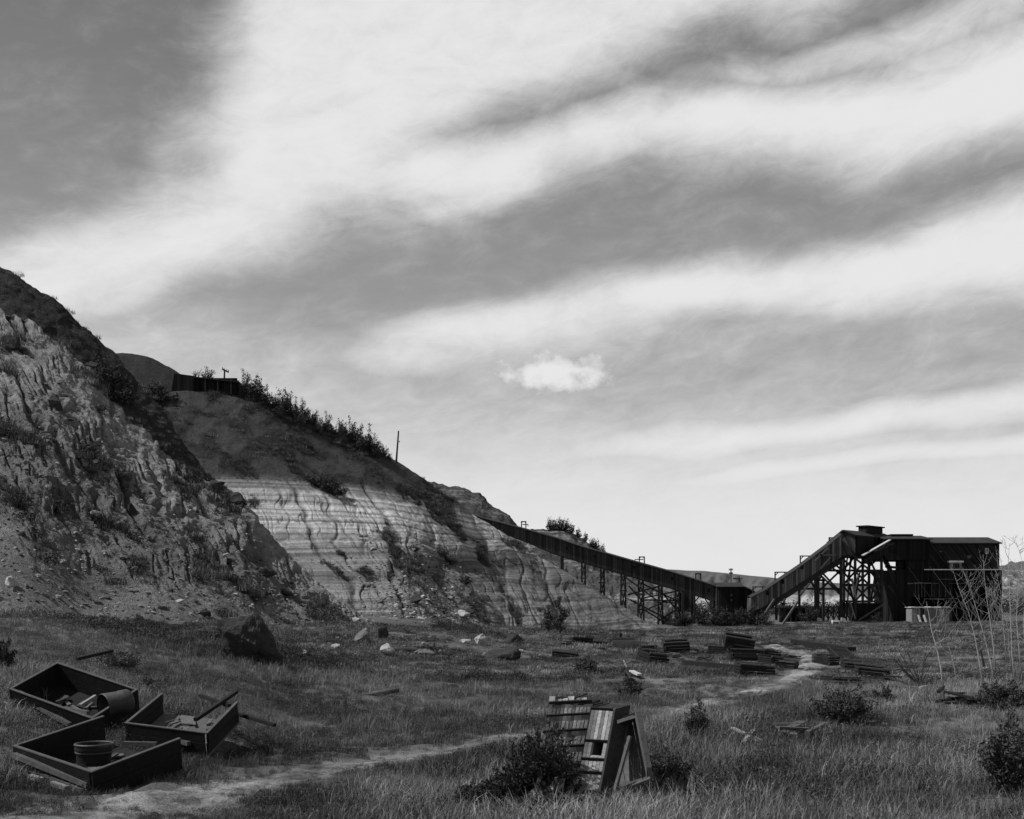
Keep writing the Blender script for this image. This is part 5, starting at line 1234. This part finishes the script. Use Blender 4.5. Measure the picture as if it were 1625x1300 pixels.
# bushes in the gully below the shed, on slopes
gp = bush_proto('hill_bush', 'b', 'bush', 231, 3.0, 2.0, 900, .2, M['leaf_far'], 8)
GBs = [(168, 612, 'back_hillside', 1.2), (190, 640, 'back_hillside', 1.3), (215, 628, H, 1.2), (245, 612, H, 1.1), (232, 652, H, 1.4), (256, 640, H, 1.2), (200, 668, H, 1.3), (228, 682, H, 1.2), (150, 600, 'back_hillside', 1), (516, 778, H, .9), (530, 786, H, .9), (500, 768, H, .8),
       (660, 800, H, .5), (690, 815, H, .5), (722, 836, H, .6), (700, 880, H, .6), (716, 893, H, .6), (540, 880, H, .4), (735, 925, H, .6), (655, 872, H, .5)]
first = True
for i, (x, y, hn, s) in enumerate(GBs):
    lb = (f'dark bush in the shaded gully left of the hilltop shed, {nth[i]} from the top left' if i < 9 else f'dark bush on the banded face, {nth[i-9]} in order of height')
    T = gp if first else dup(gp); first = False
    T.location = hpt(hn, x, y)-Vector((0, 0, .3)); T.rotation_euler = (0, 0, rng.uniform(0, 6)); T.scale = (s, s, s*rng.uniform(.8, 1.1)); T['label'] = lb; T['group'] = 'bushes in the gully beside the shed' if i < 9 else 'bushes on the banded face'
# knoll trees
kp = bush_proto('knoll_tree', 'b', 'tree', 241, 3.2, 4.2, 420, .4, M['leaf_far'], 7); first = True
for i, (x, y) in enumerate(((872, 840), (880, 839), (888, 839), (896, 841), (905, 844), (918, 851), (928, 856), (938, 866), (946, 872), (955, 880))):
    T = kp if first else dup(kp); first = False; s = (1.0 if i < 5 else .85)*rng.uniform(.8, 1.2)
    T.location = hpt('wooded_knoll', x, y+3)-Vector((0, 0, .5)); T.rotation_euler = (0, 0, rng.uniform(0, 6)); T.scale = (s*.8, s*.8, s)
    T['label'] = f'small dark tree on the knoll above the gallery, {nth[i]} from the left'; T['group'] = 'trees on the knoll above the gallery'
# two small trees at the foot of the banded face
def small_tree(label, x, ybot, ytop, wpx, seed):
    c = hit(x, ybot); s = c.y/F; h = (ybot-ytop)*s; w = wpx*s; r = np.random.default_rng(seed)
    T = thing('young_poplar', label, 'tree', c, 'two young poplars at the foot of the banded face'); lobes = []
    for t in np.linspace(.18, .95, 9): lobes.append((r.normal(0, .12*w), r.normal(0, .12*w), h*t, w*.5*(1.05-t*.75), w*.5*(1.05-t*.75), h*.10))
    obj('crown', leaf_mesh('crown', r, lobes, 1500, .15, M['leaf'], up=.6), T)
    m = MB(); m.tube([(0, 0, -.3), (.05, 0, h*.4), (0, .05, h*.95)], [.09, .06, .02], 6); m.build('trunk', M['bark'], T, world=False)
small_tree('shorter bushy left one of two young poplars below the banded face', 871, 1004, 956, 30, 301); small_tree('taller slim right one of two young poplars below the banded face', 889, 1006, 948, 24, 302)
# shrubs at the galleries and shed
bp = bush_proto('gallery_bush', 'b', 'bush', 251, 3.4, 2.6, 1000, .20, M['leaf_far'], 9); first = True
for i, (x, Y, s, lb) in enumerate(((1075, 203.5, 1.0, 'dark bush under the last trestle bents of the long gallery'), (1091, 204.5, 1.1, 'dark bush at the boarded tower of the long gallery'), (1062, 207, .9, 'dark bush leftmost under the long gallery trestle'), (1118, 214, 1.3, 'grey bush seen through the arch of the long gallery'), (1134, 200, 1.35, 'large dark bush at the left corner of the drive shed'), (1152, 199, 1.25, 'dark bush against the front of the drive shed'),
                                   (1172, 199, 1.2, 'dark bush right of centre in front of the drive shed'), (1190, 200, 1.3, 'dark bush at the right corner of the drive shed'), (1212, 199, 1.0, 'dark bush under the low end of the steep gallery'), (1284, 198, 1.15, 'dark bush left of the concrete footing under the steep gallery'), (1108, 220, 1.4, 'tall grey bush behind the boarded tower'), (1392, 197, .7, 'low bush in front of the hopper'))):
    T = bp if first else dup(bp); first = False
    c = Vector((xx(x, Y), Y, gz(x, Y)-.2)); T.location = c; T.rotation_euler = (0, 0, i*1.3); T.scale = (s, s, s*.95); T['label'] = lb; T['group'] = 'bushes round the galleries'
# far band of trees in the valley bottom
def treeline():
    r = np.random.default_rng(261); lob = []
    for x in np.arange(1030, 1660, 2.6):
        Y = r.uniform(380, 470); c = Vector((xx(x, Y), Y, zg1(xx(x, Y), Y))); h = r.uniform(3.0, 6.5)*(1.3 if 1390 < x < 1440 or x > 1560 else 1)
        lob.append((c.x, c.y, c.z+h*.45, r.uniform(1.0, 2.2), 1.6, h*.55))
    tag(obj('distant_trees', leaf_mesh('distant_trees', r, lob, 26000, .55, M['leaf_far'])), 'far dark belt of trees across the valley bottom behind the tipple', 'trees', kind='stuff')
treeline()
# foreground shrubs
def shrub(name, label, x, ybot, wpx, hpx, seed, n, size, mat, nl=8, lean=0.0):
    c = hit(x, ybot); s = c.y/F; w, h = wpx*s, hpx*s; r = np.random.default_rng(seed); T = thing(name, label, 'shrub', c)
    ns = nl*5; sprig_bush(T, r, w, h, ns, max(12, n//ns), size*.8, mat, 'foliage', spread=.13, flat=.7, lean=lean)
shrub('shrub', 'upright leafy shrub standing right of the tipped carts', 1106, 1176, 44, 66, 311, 2200, .055, M['leaf'], 11)
shrub('shrub', 'spreading dark shrub in the middle of the right meadow', 1335, 1150, 130, 62, 312, 5200, .07, M['leaf'], 16)
shrub('shrub', 'glossy leafed shrub at the right edge of the foreground', 1600, 1262, 90, 120, 313, 4200, .065, M['leaf'], 16)
shrub('shrub', 'low dark shrub at the right base of the open tipped cart', 1062, 1262, 110, 64, 314, 6000, .05, M['leaf_dark'], 14)
shrub('shrub', 'round twiggy shrub in front of the pale bare spots', 996, 1108, 52, 36, 315, 2500, .07, M['leaf'], 9)
shrub('shrub', 'dark shrub below the right edge saplings', 1590, 1130, 90, 48, 316, 4200, .07, M['leaf'], 14)
shrub('shrub', 'low dark shrub left of the driftwood tangle', 1402, 1112, 44, 24, 317, 1600, .06, M['leaf'], 8)
shrub('shrub', 'dark low shrub at the far left edge behind the carts', 4, 1062, 44, 46, 318, 2200, .08, M['leaf'], 9)
shrub('shrub', 'sage-like pale bush on the bank behind the carts', 190, 1062, 90, 34, 319, 3600, .06, M['leaf_sage'], 12)
shrub('shrub', 'sage-like pale bush right of the rear cart', 232, 1096, 30, 24, 320, 1200, .05, M['leaf_sage'], 6)
shrub('shrub', 'dark shrub in the grass left of the round twiggy one', 930, 1068, 50, 22, 321, 1800, .08, M['leaf'], 8)
# juniper over the tipped carts: flat sprays fanning outwards
def juniper():
    c = hit(858, 1262)+Vector((0, -.45, 0)); r = np.random.default_rng(331); T = thing('juniper', 'spreading dark juniper growing over the leftmost tipped cart', 'shrub', c)
    s = 17.0/F; allV = []; allF = []; off = 0; m = MB()
    for k in range(520):
        t = r.uniform(0, 1)**.8; tx = r.uniform(-1, 1); tx = -150*abs(tx)**1.3 if tx < -.15 else 66*r.uniform(-1, 1)
        top = 112*math.exp(-((tx-8)/78)**2)+24; ty = r.uniform(8, top)*r.uniform(.65, 1.15)
        if tx > 40 and ty < 20: continue
        tip = Vector((tx*s*.96, r.uniform(-.75, .15)-.55*(1-abs(tx)/130), ty*s)); root = Vector((tip.x*.35, tip.y*.3+.1, tip.z*.35))
        d = (tip-root).normalized(); L = r.uniform(.2, .46); n = 46
        p = r.uniform(0, 1, n); ctr = np.array(tip)[None]-np.array(d)[None]*(L*(1-p))[:, None]+r.normal(0, .032, (n, 3))*(1.3-p)[:, None]
        a = np.array(d)[None]+r.normal(0, .55, (n, 3)); a[:, 2] += .25; a /= np.linalg.norm(a, axis=1)[:, None]; b = np.cross(a, r.normal(size=(n, 3))); b /= np.linalg.norm(b, axis=1)[:, None]
        q = r.uniform(.5, 1.2, n)[:, None]; a = a*.060*q; b = b*.013*q
        V = np.stack([ctr-b, ctr+b, ctr+a], 1).reshape(-1, 3); allV.append(V); allF.append(np.arange(3*n).reshape(n, 3)+off); off += 3*n
        if k % 6 == 0: m.tube([(0, 0, 0), root, tip-d*.1], [.03, .018, .006], 5)
    obj('foliage', np_mesh('foliage', np.concatenate(allV), np.concatenate(allF), M['leaf_dark']), T)
    m.build('branches', M['bark'], T, world=False)
juniper()
# bare saplings at the right
def sapling(label, pts, Y, seed, r0=.035, nb=9, mat='bark_pale'):
    base = hit(pts[0][0], pts[0][1]); Y = base.y; r = np.random.default_rng(seed)
    T = thing('birch_sapling', label, 'tree', base, 'bare pale saplings at the right'); V = [P(x, y, Y+.25*i) for i, (x, y) in enumerate(pts)]; V[0] = base-Vector((0, 0, .1))
    r0 *= .74; n = len(V); m = MB(); m.tube(V, [r0*(1-.85*i/(n-1)) for i in range(n)], 6); m.build('trunk', M[mat], T, smooth=True)
    b = MB(); lv = []
    for k in range(nb):
        t = r.uniform(.28, .97)*(n-1); i = int(t); p = V[i].lerp(V[min(i+1, n-1)], t-i); sgn = r.choice([-1, 1]); L = (1-t/(n-1))*1.7+.35
        d = Vector((sgn*r.uniform(.35, .9), r.uniform(-.6, .6), r.uniform(.5, 1.1))).normalized(); mid = p+d*L*.5+Vector((r.normal(0, .05), 0, -.08*L)); e = p+d*L+Vector((r.normal(0, .1), 0, .25*L))
        b.tube([p, mid, e], [r0*.40, r0*.26, .003], 4)
        for j in range(3):
            q = p.lerp(e, r.uniform(.35, .95)); d2 = (d+Vector((r.normal(0, .6), r.normal(0, .6), .35))).normalized(); b.tube([q, q+d2*L*r.uniform(.2, .45)], [.006, .002], 4)
            lv.append(q+d2*.2)
    b.build('branches', M[mat], T)
SP = [('bare pale sapling leftmost of the group, before the board shed', [(1498, 1098), (1493, 1060), (1487, 1030), (1478, 1000), (1474, 975), (1470, 955)], .045, 8),
      ('thin bare sapling just right of the leftmost pale one', [(1518, 1090), (1515, 1062), (1510, 1040), (1503, 1020)], .022, 5),
      ('bare leaning sapling before the middle of the tipple wall', [(1561, 1088), (1554, 1050), (1548, 1015), (1538, 975), (1524, 940), (1512, 905)], .040, 12),
      ('tall forked bare sapling before the right half of the tipple', [(1579, 1085), (1572, 1050), (1562, 1010), (1552, 975), (1540, 935), (1528, 905)], .042, 12),
      ('tall pale sapling rising past the tipple eave', [(1580, 1066), (1577, 1030), (1572, 990), (1566, 950), (1562, 915), (1560, 880)], .042, 14),
      ('slim bare sapling at the right corner of the tipple', [(1597, 1050), (1594, 1010), (1590, 970), (1588, 940), (1580, 905)], .034, 12),
      ('bare sapling standing against the sky right of the tipple', [(1611, 1086), (1606, 1040), (1604, 985), (1602, 930), (1600, 890), (1602, 862)], .036, 14),
      ('pale bare sapling second from the right edge', [(1621, 1070), (1617, 1030), (1613, 980), (1616, 930), (1622, 890), (1612, 858)], .034, 14),
      ('bare sapling nearest the right edge', [(1634, 1092), (1628, 1040), (1624, 990), (1628, 940), (1620, 895)], .036, 14),
      ('short bare sapling between the tall ones at the right', [(1606, 1060), (1601, 1030), (1600, 1000), (1594, 975)], .024, 8)]
for i, (lb, pts, r0, nb) in enumerate(SP): sapling(lb, pts, 40, 340+i, r0, nb)
def snag(label, x, y, pts_list, seed):
    c = hit(x, y); T = thing('bare_bush', label, 'bush', c); m = MB(); r = np.random.default_rng(seed)
    for (x2, y2, r0) in pts_list:
        e = P(x2, y2, c.y+r.uniform(-.4, .4)); md = c.lerp(e, .5)+Vector((0, 0, r.uniform(-.15, .1))); m.tube([c, md, e], [r0, r0*.6, .006], 5)
        for k in range(4):
            t = r.uniform(.4, .95); q = c.lerp(e, t); d = ((e-c).normalized()+Vector((r.normal(0, .5), r.normal(0, .5), r.normal(0, .4)))).normalized(); m.tube([q, q+d*r.uniform(.25, .6)], [.012, .004], 4)
    m.build('branches', M['bark'], T)
snag('bare many-branched dark bush leaning left beside the driftwood', 1460, 1090, [(1410, 1036, .045), (1420, 1020, .03), (1440, 1030, .03), (1428, 1062, .04), (1450, 1040, .025), (1468, 1046, .025), (1476, 1056, .03), (1400, 1064, .03), (1470, 1030, .02)], 361)
snag('dark dead stem standing behind the leaning saplings', 1562, 1060, [(1554, 1020, .06), (1556, 1030, .02)], 362)
# hilltop shed
def hill_shed():
    Y = 141.5; T = thing('hilltop_shed', 'long low dark shed on the hilltop at upper left', 'shed', P(330, 622, Y)); m = MB()
    m.span(xx(308, Y), xx(376, Y), Y, Y+.2, zz(626, Y), zz(600, Y)); m.span(xx(376, Y)-.2, xx(376, Y), Y+.22, Y+5, zz(626, Y), zz(603, Y)); m.span(xx(308, Y), xx(308, Y)+.2, Y+.22, Y+5, zz(626, Y), zz(600, Y)); m.build('wall', M['clad_dark'], T)
    e = MB(); e.hexa([(xx(273, Y), Y-.4, zz(626, Y)), (xx(308, Y), Y-.4, zz(626, Y)), (xx(308, Y), Y+4.5, zz(626, Y)), (xx(273, Y), Y+4.5, zz(626, Y)), (xx(277, Y), Y-.2, zz(593, Y)), (xx(307.8, Y), Y-.2, zz(597, Y)), (xx(307.8, Y), Y+4.5, zz(597, Y)), (xx(277, Y), Y+4.5, zz(593, Y))]); e.build('end_block', M['clad_dark'], T)
    r_ = MB(); r_.hexa([(xx(307.9, Y), Y-.5, zz(600, Y)), (xx(379, Y), Y-.5, zz(608, Y)), (xx(379, Y), Y+5.3, zz(606, Y)), (xx(307.9, Y), Y+5.3, zz(597, Y)), (xx(307.9, Y), Y-.5, zz(598.5, Y)), (xx(379, Y), Y-.5, zz(606.5, Y)), (xx(379, Y), Y+5.3, zz(604, Y)), (xx(307.9, Y), Y+5.3, zz(595, Y))]); r_.build('roof', M['roof'], T)
    for x in (325, 345, 366):
        p = MB(); p.span(xx(x, Y), xx(x+1.5, Y), Y-.12, Y-.02, zz(626, Y), zz(602, Y)); p.build('post', M['wood_mid'], T)
hill_shed()
def twigs():
    c = P(325, 602, 147.5); r = np.random.default_rng(371)
    for x, h, w, lb in ((312, 16, 6, 'thin bare bush behind the left part of the hilltop shed roof'), (328, 18, 12, 'wide bare bush behind the middle of the hilltop shed roof')):
        b = P(x, 604, 147.5); T = thing('bare_bush', lb, 'bush', b); m = MB()
        for k in range(12):
            e = P(x+r.uniform(-w, w), 604-h*r.uniform(.5, 1), 147.5+r.uniform(-.5, .5)); m.tube([b, b.lerp(e, .5)+Vector((r.normal(0, .1), 0, .1)), e], [.06, .035, .012], 4)
            for j in range(3):
                q = b.lerp(e, r.uniform(.4, 1)); m.tube([q, q+Vector((r.normal(0, .35), r.normal(0, .2), r.uniform(.1, .5)))], [.022, .010], 4)
        m.build('branches', M['bark'], T)
    q = P(331, 605, 147); T2 = dup(protos[0]); T2.location = q-Vector((0, 0, .6)); T2.scale = (1, 1, .75); T2['label'] = 'dark bush half hidden behind the hilltop shed roof'; T2['group'] = 'dark bushes along the ridge below the hilltop shed'
twigs()

# ------------------------------------------------------------------ grass, weeds and rubble (uncountable: stuff)
def blade_mesh(name, seed, n, rad, h0, h1, w, lean, mat, seg=2):
    r = np.random.default_rng(seed); ang = r.uniform(0, 6.283, n); q = rad*np.sqrt(r.uniform(0, 1, n)); bx, by = q*np.cos(ang), q*np.sin(ang)
    h = r.uniform(h0, h1, n); dirx = r.normal(lean, .32, n)*h; diry = r.normal(-.05, .32, n)*h; th = r.uniform(0, 3.14, n); wx, wy = np.cos(th)*w*r.uniform(.6, 1.4, n), np.sin(th)*w*r.uniform(.6, 1.4, n)
    b = np.stack([bx, by, np.zeros(n)-.03], 1); m_ = np.stack([bx+dirx*.35, by+diry*.35, h*.6], 1); t = np.stack([bx+dirx, by+diry, h*r.uniform(.82, 1, n)], 1); W = np.stack([wx, wy, np.zeros(n)], 1)
    V = np.stack([b-W, b+W, m_+W*.7, m_-W*.7, t], 1).reshape(-1, 3); i = np.arange(n)*5
    return np_mesh(name, V, [np.stack([i, i+1, i+2, i+3], 1), np.stack([i+3, i+2, i+4], 1)], mat)
def scatter(name, label, cat, meshes, pts, rotz, scl, idx, tilt=None):
    """one object that instances small clump meshes on its own points through geometry nodes"""
    coll = bpy.data.collections.new(name+'_clumps')
    for i, me in enumerate(meshes):
        o = bpy.data.objects.new(f'{name}_clump_{i}', me); coll.objects.link(o)
    me = bpy.data.meshes.new(name); me.vertices.add(len(pts)); me.vertices.foreach_set('co', np.asarray(pts, np.float32).ravel())
    fattr(me, 'rotz', rotz); fattr(me, 'scl', scl); a = me.attributes.new('idx', 'INT', 'POINT'); a.data.foreach_set('value', np.asarray(idx, np.int32))
    o = tag(obj(name, me), label, cat, kind='stuff'); md = o.modifiers.new('scatter', 'NODES')
    ng = bpy.data.node_groups.new(name+'_scatter', 'GeometryNodeTree'); md.node_group = ng
    ng.interface.new_socket('Geometry', in_out='INPUT', socket_type='NodeSocketGeometry'); ng.interface.new_socket('Geometry', in_out='OUTPUT', socket_type='NodeSocketGeometry')
    N_ = ng.nodes; gi = N_.new('NodeGroupInput'); go = N_.new('NodeGroupOutput'); ip = N_.new('GeometryNodeInstanceOnPoints'); ci = N_.new('GeometryNodeCollectionInfo')
    ci.inputs['Collection'].default_value = coll; ci.inputs['Separate Children'].default_value = True; ci.inputs['Reset Children'].default_value = True
    def na(nm, ty):
        n = N_.new('GeometryNodeInputNamedAttribute'); n.data_type = ty; n.inputs['Name'].default_value = nm; return n.outputs['Attribute']
    L = ng.links; L.new(gi.outputs[0], ip.inputs['Points']); L.new(ci.outputs[0], ip.inputs['Instance']); ip.inputs['Pick Instance'].default_value = True
    L.new(na('idx', 'INT'), ip.inputs['Instance Index']); cx = N_.new('ShaderNodeCombineXYZ'); L.new(na('rotz', 'FLOAT'), cx.inputs[2]); L.new(cx.outputs[0], ip.inputs['Rotation'])
    L.new(na('scl', 'FLOAT'), ip.inputs['Scale']); L.new(ip.outputs[0], go.inputs[0])
    return o
BARE = [(950, 1092, 26, 5), (1135, 1010, 24, 7)]
def in_carts(x, y):
    bad = np.zeros(len(x), bool)
    for O, e1, e2 in list(PLANES.values())[:3]:
        a_, b_ = cart_st(x, y, O, e1, e2); bad |= (a_ > -.01) & (a_ < 1.01) & (b_ > -.01) & (b_ < 1.01)
    return bad
def grass():
    r = np.random.default_rng(401)
    n = 62000; u = r.uniform(-60, 1690, n); Y = np.exp(r.uniform(math.log(11.5), math.log(205), n)); keep = r.uniform(0, 1, n) < np.clip((Y/19)**1.2, .25, 1); u, Y = u[keep], Y[keep]
    x = (u-CX)*Y/F; z = cut(x, Y, zg(x, Y)); pd = np.full(len(x), 9.); nr = Y < 90; pd[nr] = path_d(x[nr], Y[nr]); pd += .75*fbm(x*.7, Y*.7, 3, 402)+.15
    pd += .55*sm(-.1, .5, fbm(x*.45, Y*.45, 3, 406))*sm(18, 26, Y); ok = (pd > .12) | (r.uniform(0, 1, len(x)) < np.clip((Y-18)/40, .08, .42))
    patch = fbm(x*.10, Y*.10, 4, 403); patch2 = fbm(x*.33, Y*.33, 3, 404); thin = r.uniform(0, 1, len(x)) < sm(-.55, .05, patch2+.4*patch+.6*sm(760, 480, u))*.75+.22
    ok &= thin & ~in_carts(x, Y)
    # keep clear of the near hillside's upper face
    for hn in ('near_hillside', 'middle_hillside'):
        hu, G, T, _ = HILLS[hn]; j = np.clip(np.searchsorted(hu, u), 0, len(hu)-1); ty = G[0, j, 1]; ok &= ~((Y > ty+2.5) & (u > hu[0]) & (u < hu[-1]) & (Y < G[-1, j, 1]))
    x, Y, z, patch, patch2, pd, u = x[ok], Y[ok], z[ok], patch[ok], patch2[ok], pd[ok], u[ok]; m = len(x)
    meshes = [blade_mesh(f'g{i}', 410+i, 70, .26, .05, .24, .0040, .10, M['grass']) for i in range(4)]+[blade_mesh(f'gp{i}', 420+i, 46, .24, .10, .40, .0032, .14, M['grass_pale']) for i in range(2)]
    for i in range(2):
        q = np.random.default_rng(430+i); V, Fc, *_r = sprigs(q, .5, .26, 12, 16, .022, spread=.16, flat=1.0); meshes.append(np_mesh(f'w{i}', V, Fc, M['weed']))
    meshes += [blade_mesh(f'fg{i}', 440+i, 120, .8, .04, .19, .010, .12, M['grass']) for i in range(3)]+[blade_mesh(f'fp{i}', 450+i, 100, .8, .06, .25, .009, .15, M['grass_pale']) for i in range(2)]
    for i in range(2):
        q = np.random.default_rng(460+i); V, Fc, *_r = sprigs(q, 1.3, .36, 16, 16, .055, spread=.16, flat=1.0); meshes.append(np_mesh(f'fw{i}', V, Fc, M['weed']))
    q = np.random.default_rng(470); V, Fc, *_r = sprigs(q, .45, .30, 10, 14, .020, spread=.14, flat=1.0); meshes.append(np_mesh('sg', V, Fc, M['leaf_sage']))
    meshes.append(blade_mesh('st', 471, 14, .30, .22, .46, .0038, .10, M['grass_pale']))
    far = Y > 42; rr = r.uniform(0, 1, m); pq = fbm(x*.25, Y*.25, 3, 405)*.6+patch*.6
    kind = np.where(rr < np.clip(.16+.45*pq, .03, .6), 1, np.where(rr > np.clip(.80+.6*pq, .5, .985), 2, 0))
    idx = np.where(~far, np.where(kind == 0, r.integers(0, 4, m), np.where(kind == 1, r.integers(4, 6, m), r.integers(6, 8, m))), np.where(kind == 0, r.integers(8, 11, m), np.where(kind == 1, r.integers(11, 13, m), r.integers(13, 15, m))))
    ex = r.uniform(0, 1, m); idx = np.where(~far & (ex < .05), 15, np.where(~far & (ex > .965), 16, idx))
    tall = .76+.12*sm(760, 480, u)+.42*sm(560, 900, u)*sm(34, 22, Y)+.45*np.clip(patch+.5*patch2, -.5, .9)
    sc = r.uniform(.65, 1.3, m)*tall*np.where(far, np.clip(Y/80, .75, 1.35), 1.0)*(.45+.55*sm(.0, 1.6, pd))
    rz = np.where(r.uniform(0, 1, m) < .55, r.uniform(-3.14, 3.14, m), r.normal(0, .5, m))
    scatter('grass', 'dry summer grass covering the valley floor', 'grass', meshes, np.stack([x, Y, z], 1), rz, sc, idx)
grass()
def hill_scrub():
    r = np.random.default_rng(501)
    meshes = [blade_mesh(f's{i}', 510+i, 90, .55, .12, .5, .016, .1, M['weed']) for i in range(2)]+[blade_mesh(f'sg{i}', 520+i, 80, .5, .12, .42, .012, .15, M['grass']) for i in range(2)]
    for i in range(2):
        rr = np.random.default_rng(530+i); lob = [(rr.normal(0, .28), rr.normal(0, .28), .25, .3, .3, .22) for _ in range(4)]; meshes.append(leaf_mesh(f'sb{i}', rr, lob, 150, .10, M['leaf']))
    pts, sc, idx = [], [], []
    for hn, n, smin in (('near_hillside', 5200, .42), ('middle_hillside', 4200, .45), ('back_hillside', 1200, None)):
        u, G, T, at = HILLS[hn]; ny, nx = T.shape
        i = r.integers(0, int(ny*.92), n*6); j = r.integers(0, nx, n*6)
        if smin is None: w = np.full(n*6, .5)
        else:
            s = at['scrub'][i, j]; w = np.clip((s-.12)*1.5, 0.004, 1)**1.3
        w = w*np.clip(G[i, j, 1]/120, .3, 1); k = np.where(r.uniform(0, 1, n*6) < w)[0][:n]
        pts.append(G[i[k], j[k]]-np.array([0, 0, .04])); q = r.uniform(0, 1, len(k)); idx.append(np.where(q < .4, r.integers(0, 2, len(k)), np.where(q < .78, r.integers(2, 4, len(k)), r.integers(4, 6, len(k)))))
        sc.append(r.uniform(.5, 1.25, len(k))*(1.0 if smin is None else 1.0)*np.where(T[i[k], j[k]] < .12, .8, 1.0))
    P_ = np.concatenate(pts); scatter('hillside_scrub', 'dark scrub and tufts scattered over the slopes', 'scrub', meshes, P_, r.uniform(0, 6, len(P_)), np.concatenate(sc), np.concatenate(idx))
hill_scrub()
def rubble():
    r = np.random.default_rng(601); meshes = []
    for i in range(4):
        bm = bmesh.new(); q = np.random.default_rng(610+i)
        for k in range(12):
            v = q.normal(size=3); v /= np.linalg.norm(v); bm.verts.new(v*np.array([.2, .16, .12]))
        bmesh.ops.convex_hull(bm, input=bm.verts); me = bpy.data.meshes.new(f'r{i}'); bm.to_mesh(me); bm.free(); me.materials.append([M['rock'], M['rock_pale'], M['rock'], M['rock_dark']][i]); meshes.append(me)
    pts = []; sc = []
    u, G, T, at = HILLS['near_hillside']; ny, nx = T.shape; n = 4200
    i = (r.beta(1.2, 1.6, n)*ny*.85).astype(int); j = r.integers(0, nx, n); pts.append(G[i, j]); sc.append(np.exp(r.normal(-.75, .5, n)))
    u, G, T, at = HILLS['middle_hillside']; ny, nx = T.shape; n = 2600
    i = (r.beta(1, 2.2, n)*ny*.6).astype(int); j = np.clip((np.searchsorted(u, r.normal(675, 50, n))), 0, nx-1); pts.append(G[i, j]); sc.append(np.exp(r.normal(-.65, .6, n)))
    n = 700; uu = r.uniform(480, 900, n); py = r.uniform(985, 1045, n); q = [hit(a, b) for a, b in zip(uu[:260], py[:260])]; pts.append(np.array([list(v) for v in q])); sc.append(np.exp(r.normal(-.5, .4, 260)))
    P_ = np.concatenate(pts); scatter('rubble', 'small broken stones strewn over the slopes and their foot', 'rubble', meshes, P_, r.uniform(0, 6, len(P_)), np.minimum(np.concatenate(sc), 2.2), r.integers(0, 4, len(P_)))
rubble()
# pale flowering stalks in the right foreground
def stalk(label, x, y, hpx, seed, mat='grass_pale'):
    c = hit(x, y); h = hpx*c.y/F; r = np.random.default_rng(seed); T = thing('mullein_stalk', label, 'plant', c); m = MB(); m.tube([c, c+Vector((.02, 0, h*.5)), c+Vector((.03, 0, h))], [.012, .010, .005], 5); m.build('stem', M['wood_grey'], T)
    obj('leaves', leaf_mesh('leaves', r, [(.02, 0, h*t, .07*(1.2-t), .07*(1.2-t), h*.1) for t in (.3, .5, .7, .85)], 70, .06, M['leaf_pale'], up=.9), T)
M['leaf_pale'] = leafm('pale_leaves', 0.24)
for a in (('pale leafy stalk rightmost in the foreground meadow', 1424, 1212, 30, 71), ('pale leafy stalk left of the rightmost one, its tip bent', 1392, 1204, 28, 72), ('tall pale stalk centre right in the near grass', 1308, 1252, 44, 73), ('short pale stalk beside the tall one in the near grass', 1296, 1258, 26, 74), ('pale stalk alone at the far right of the meadow', 1402, 1202, 24, 75)): stalk(*a)
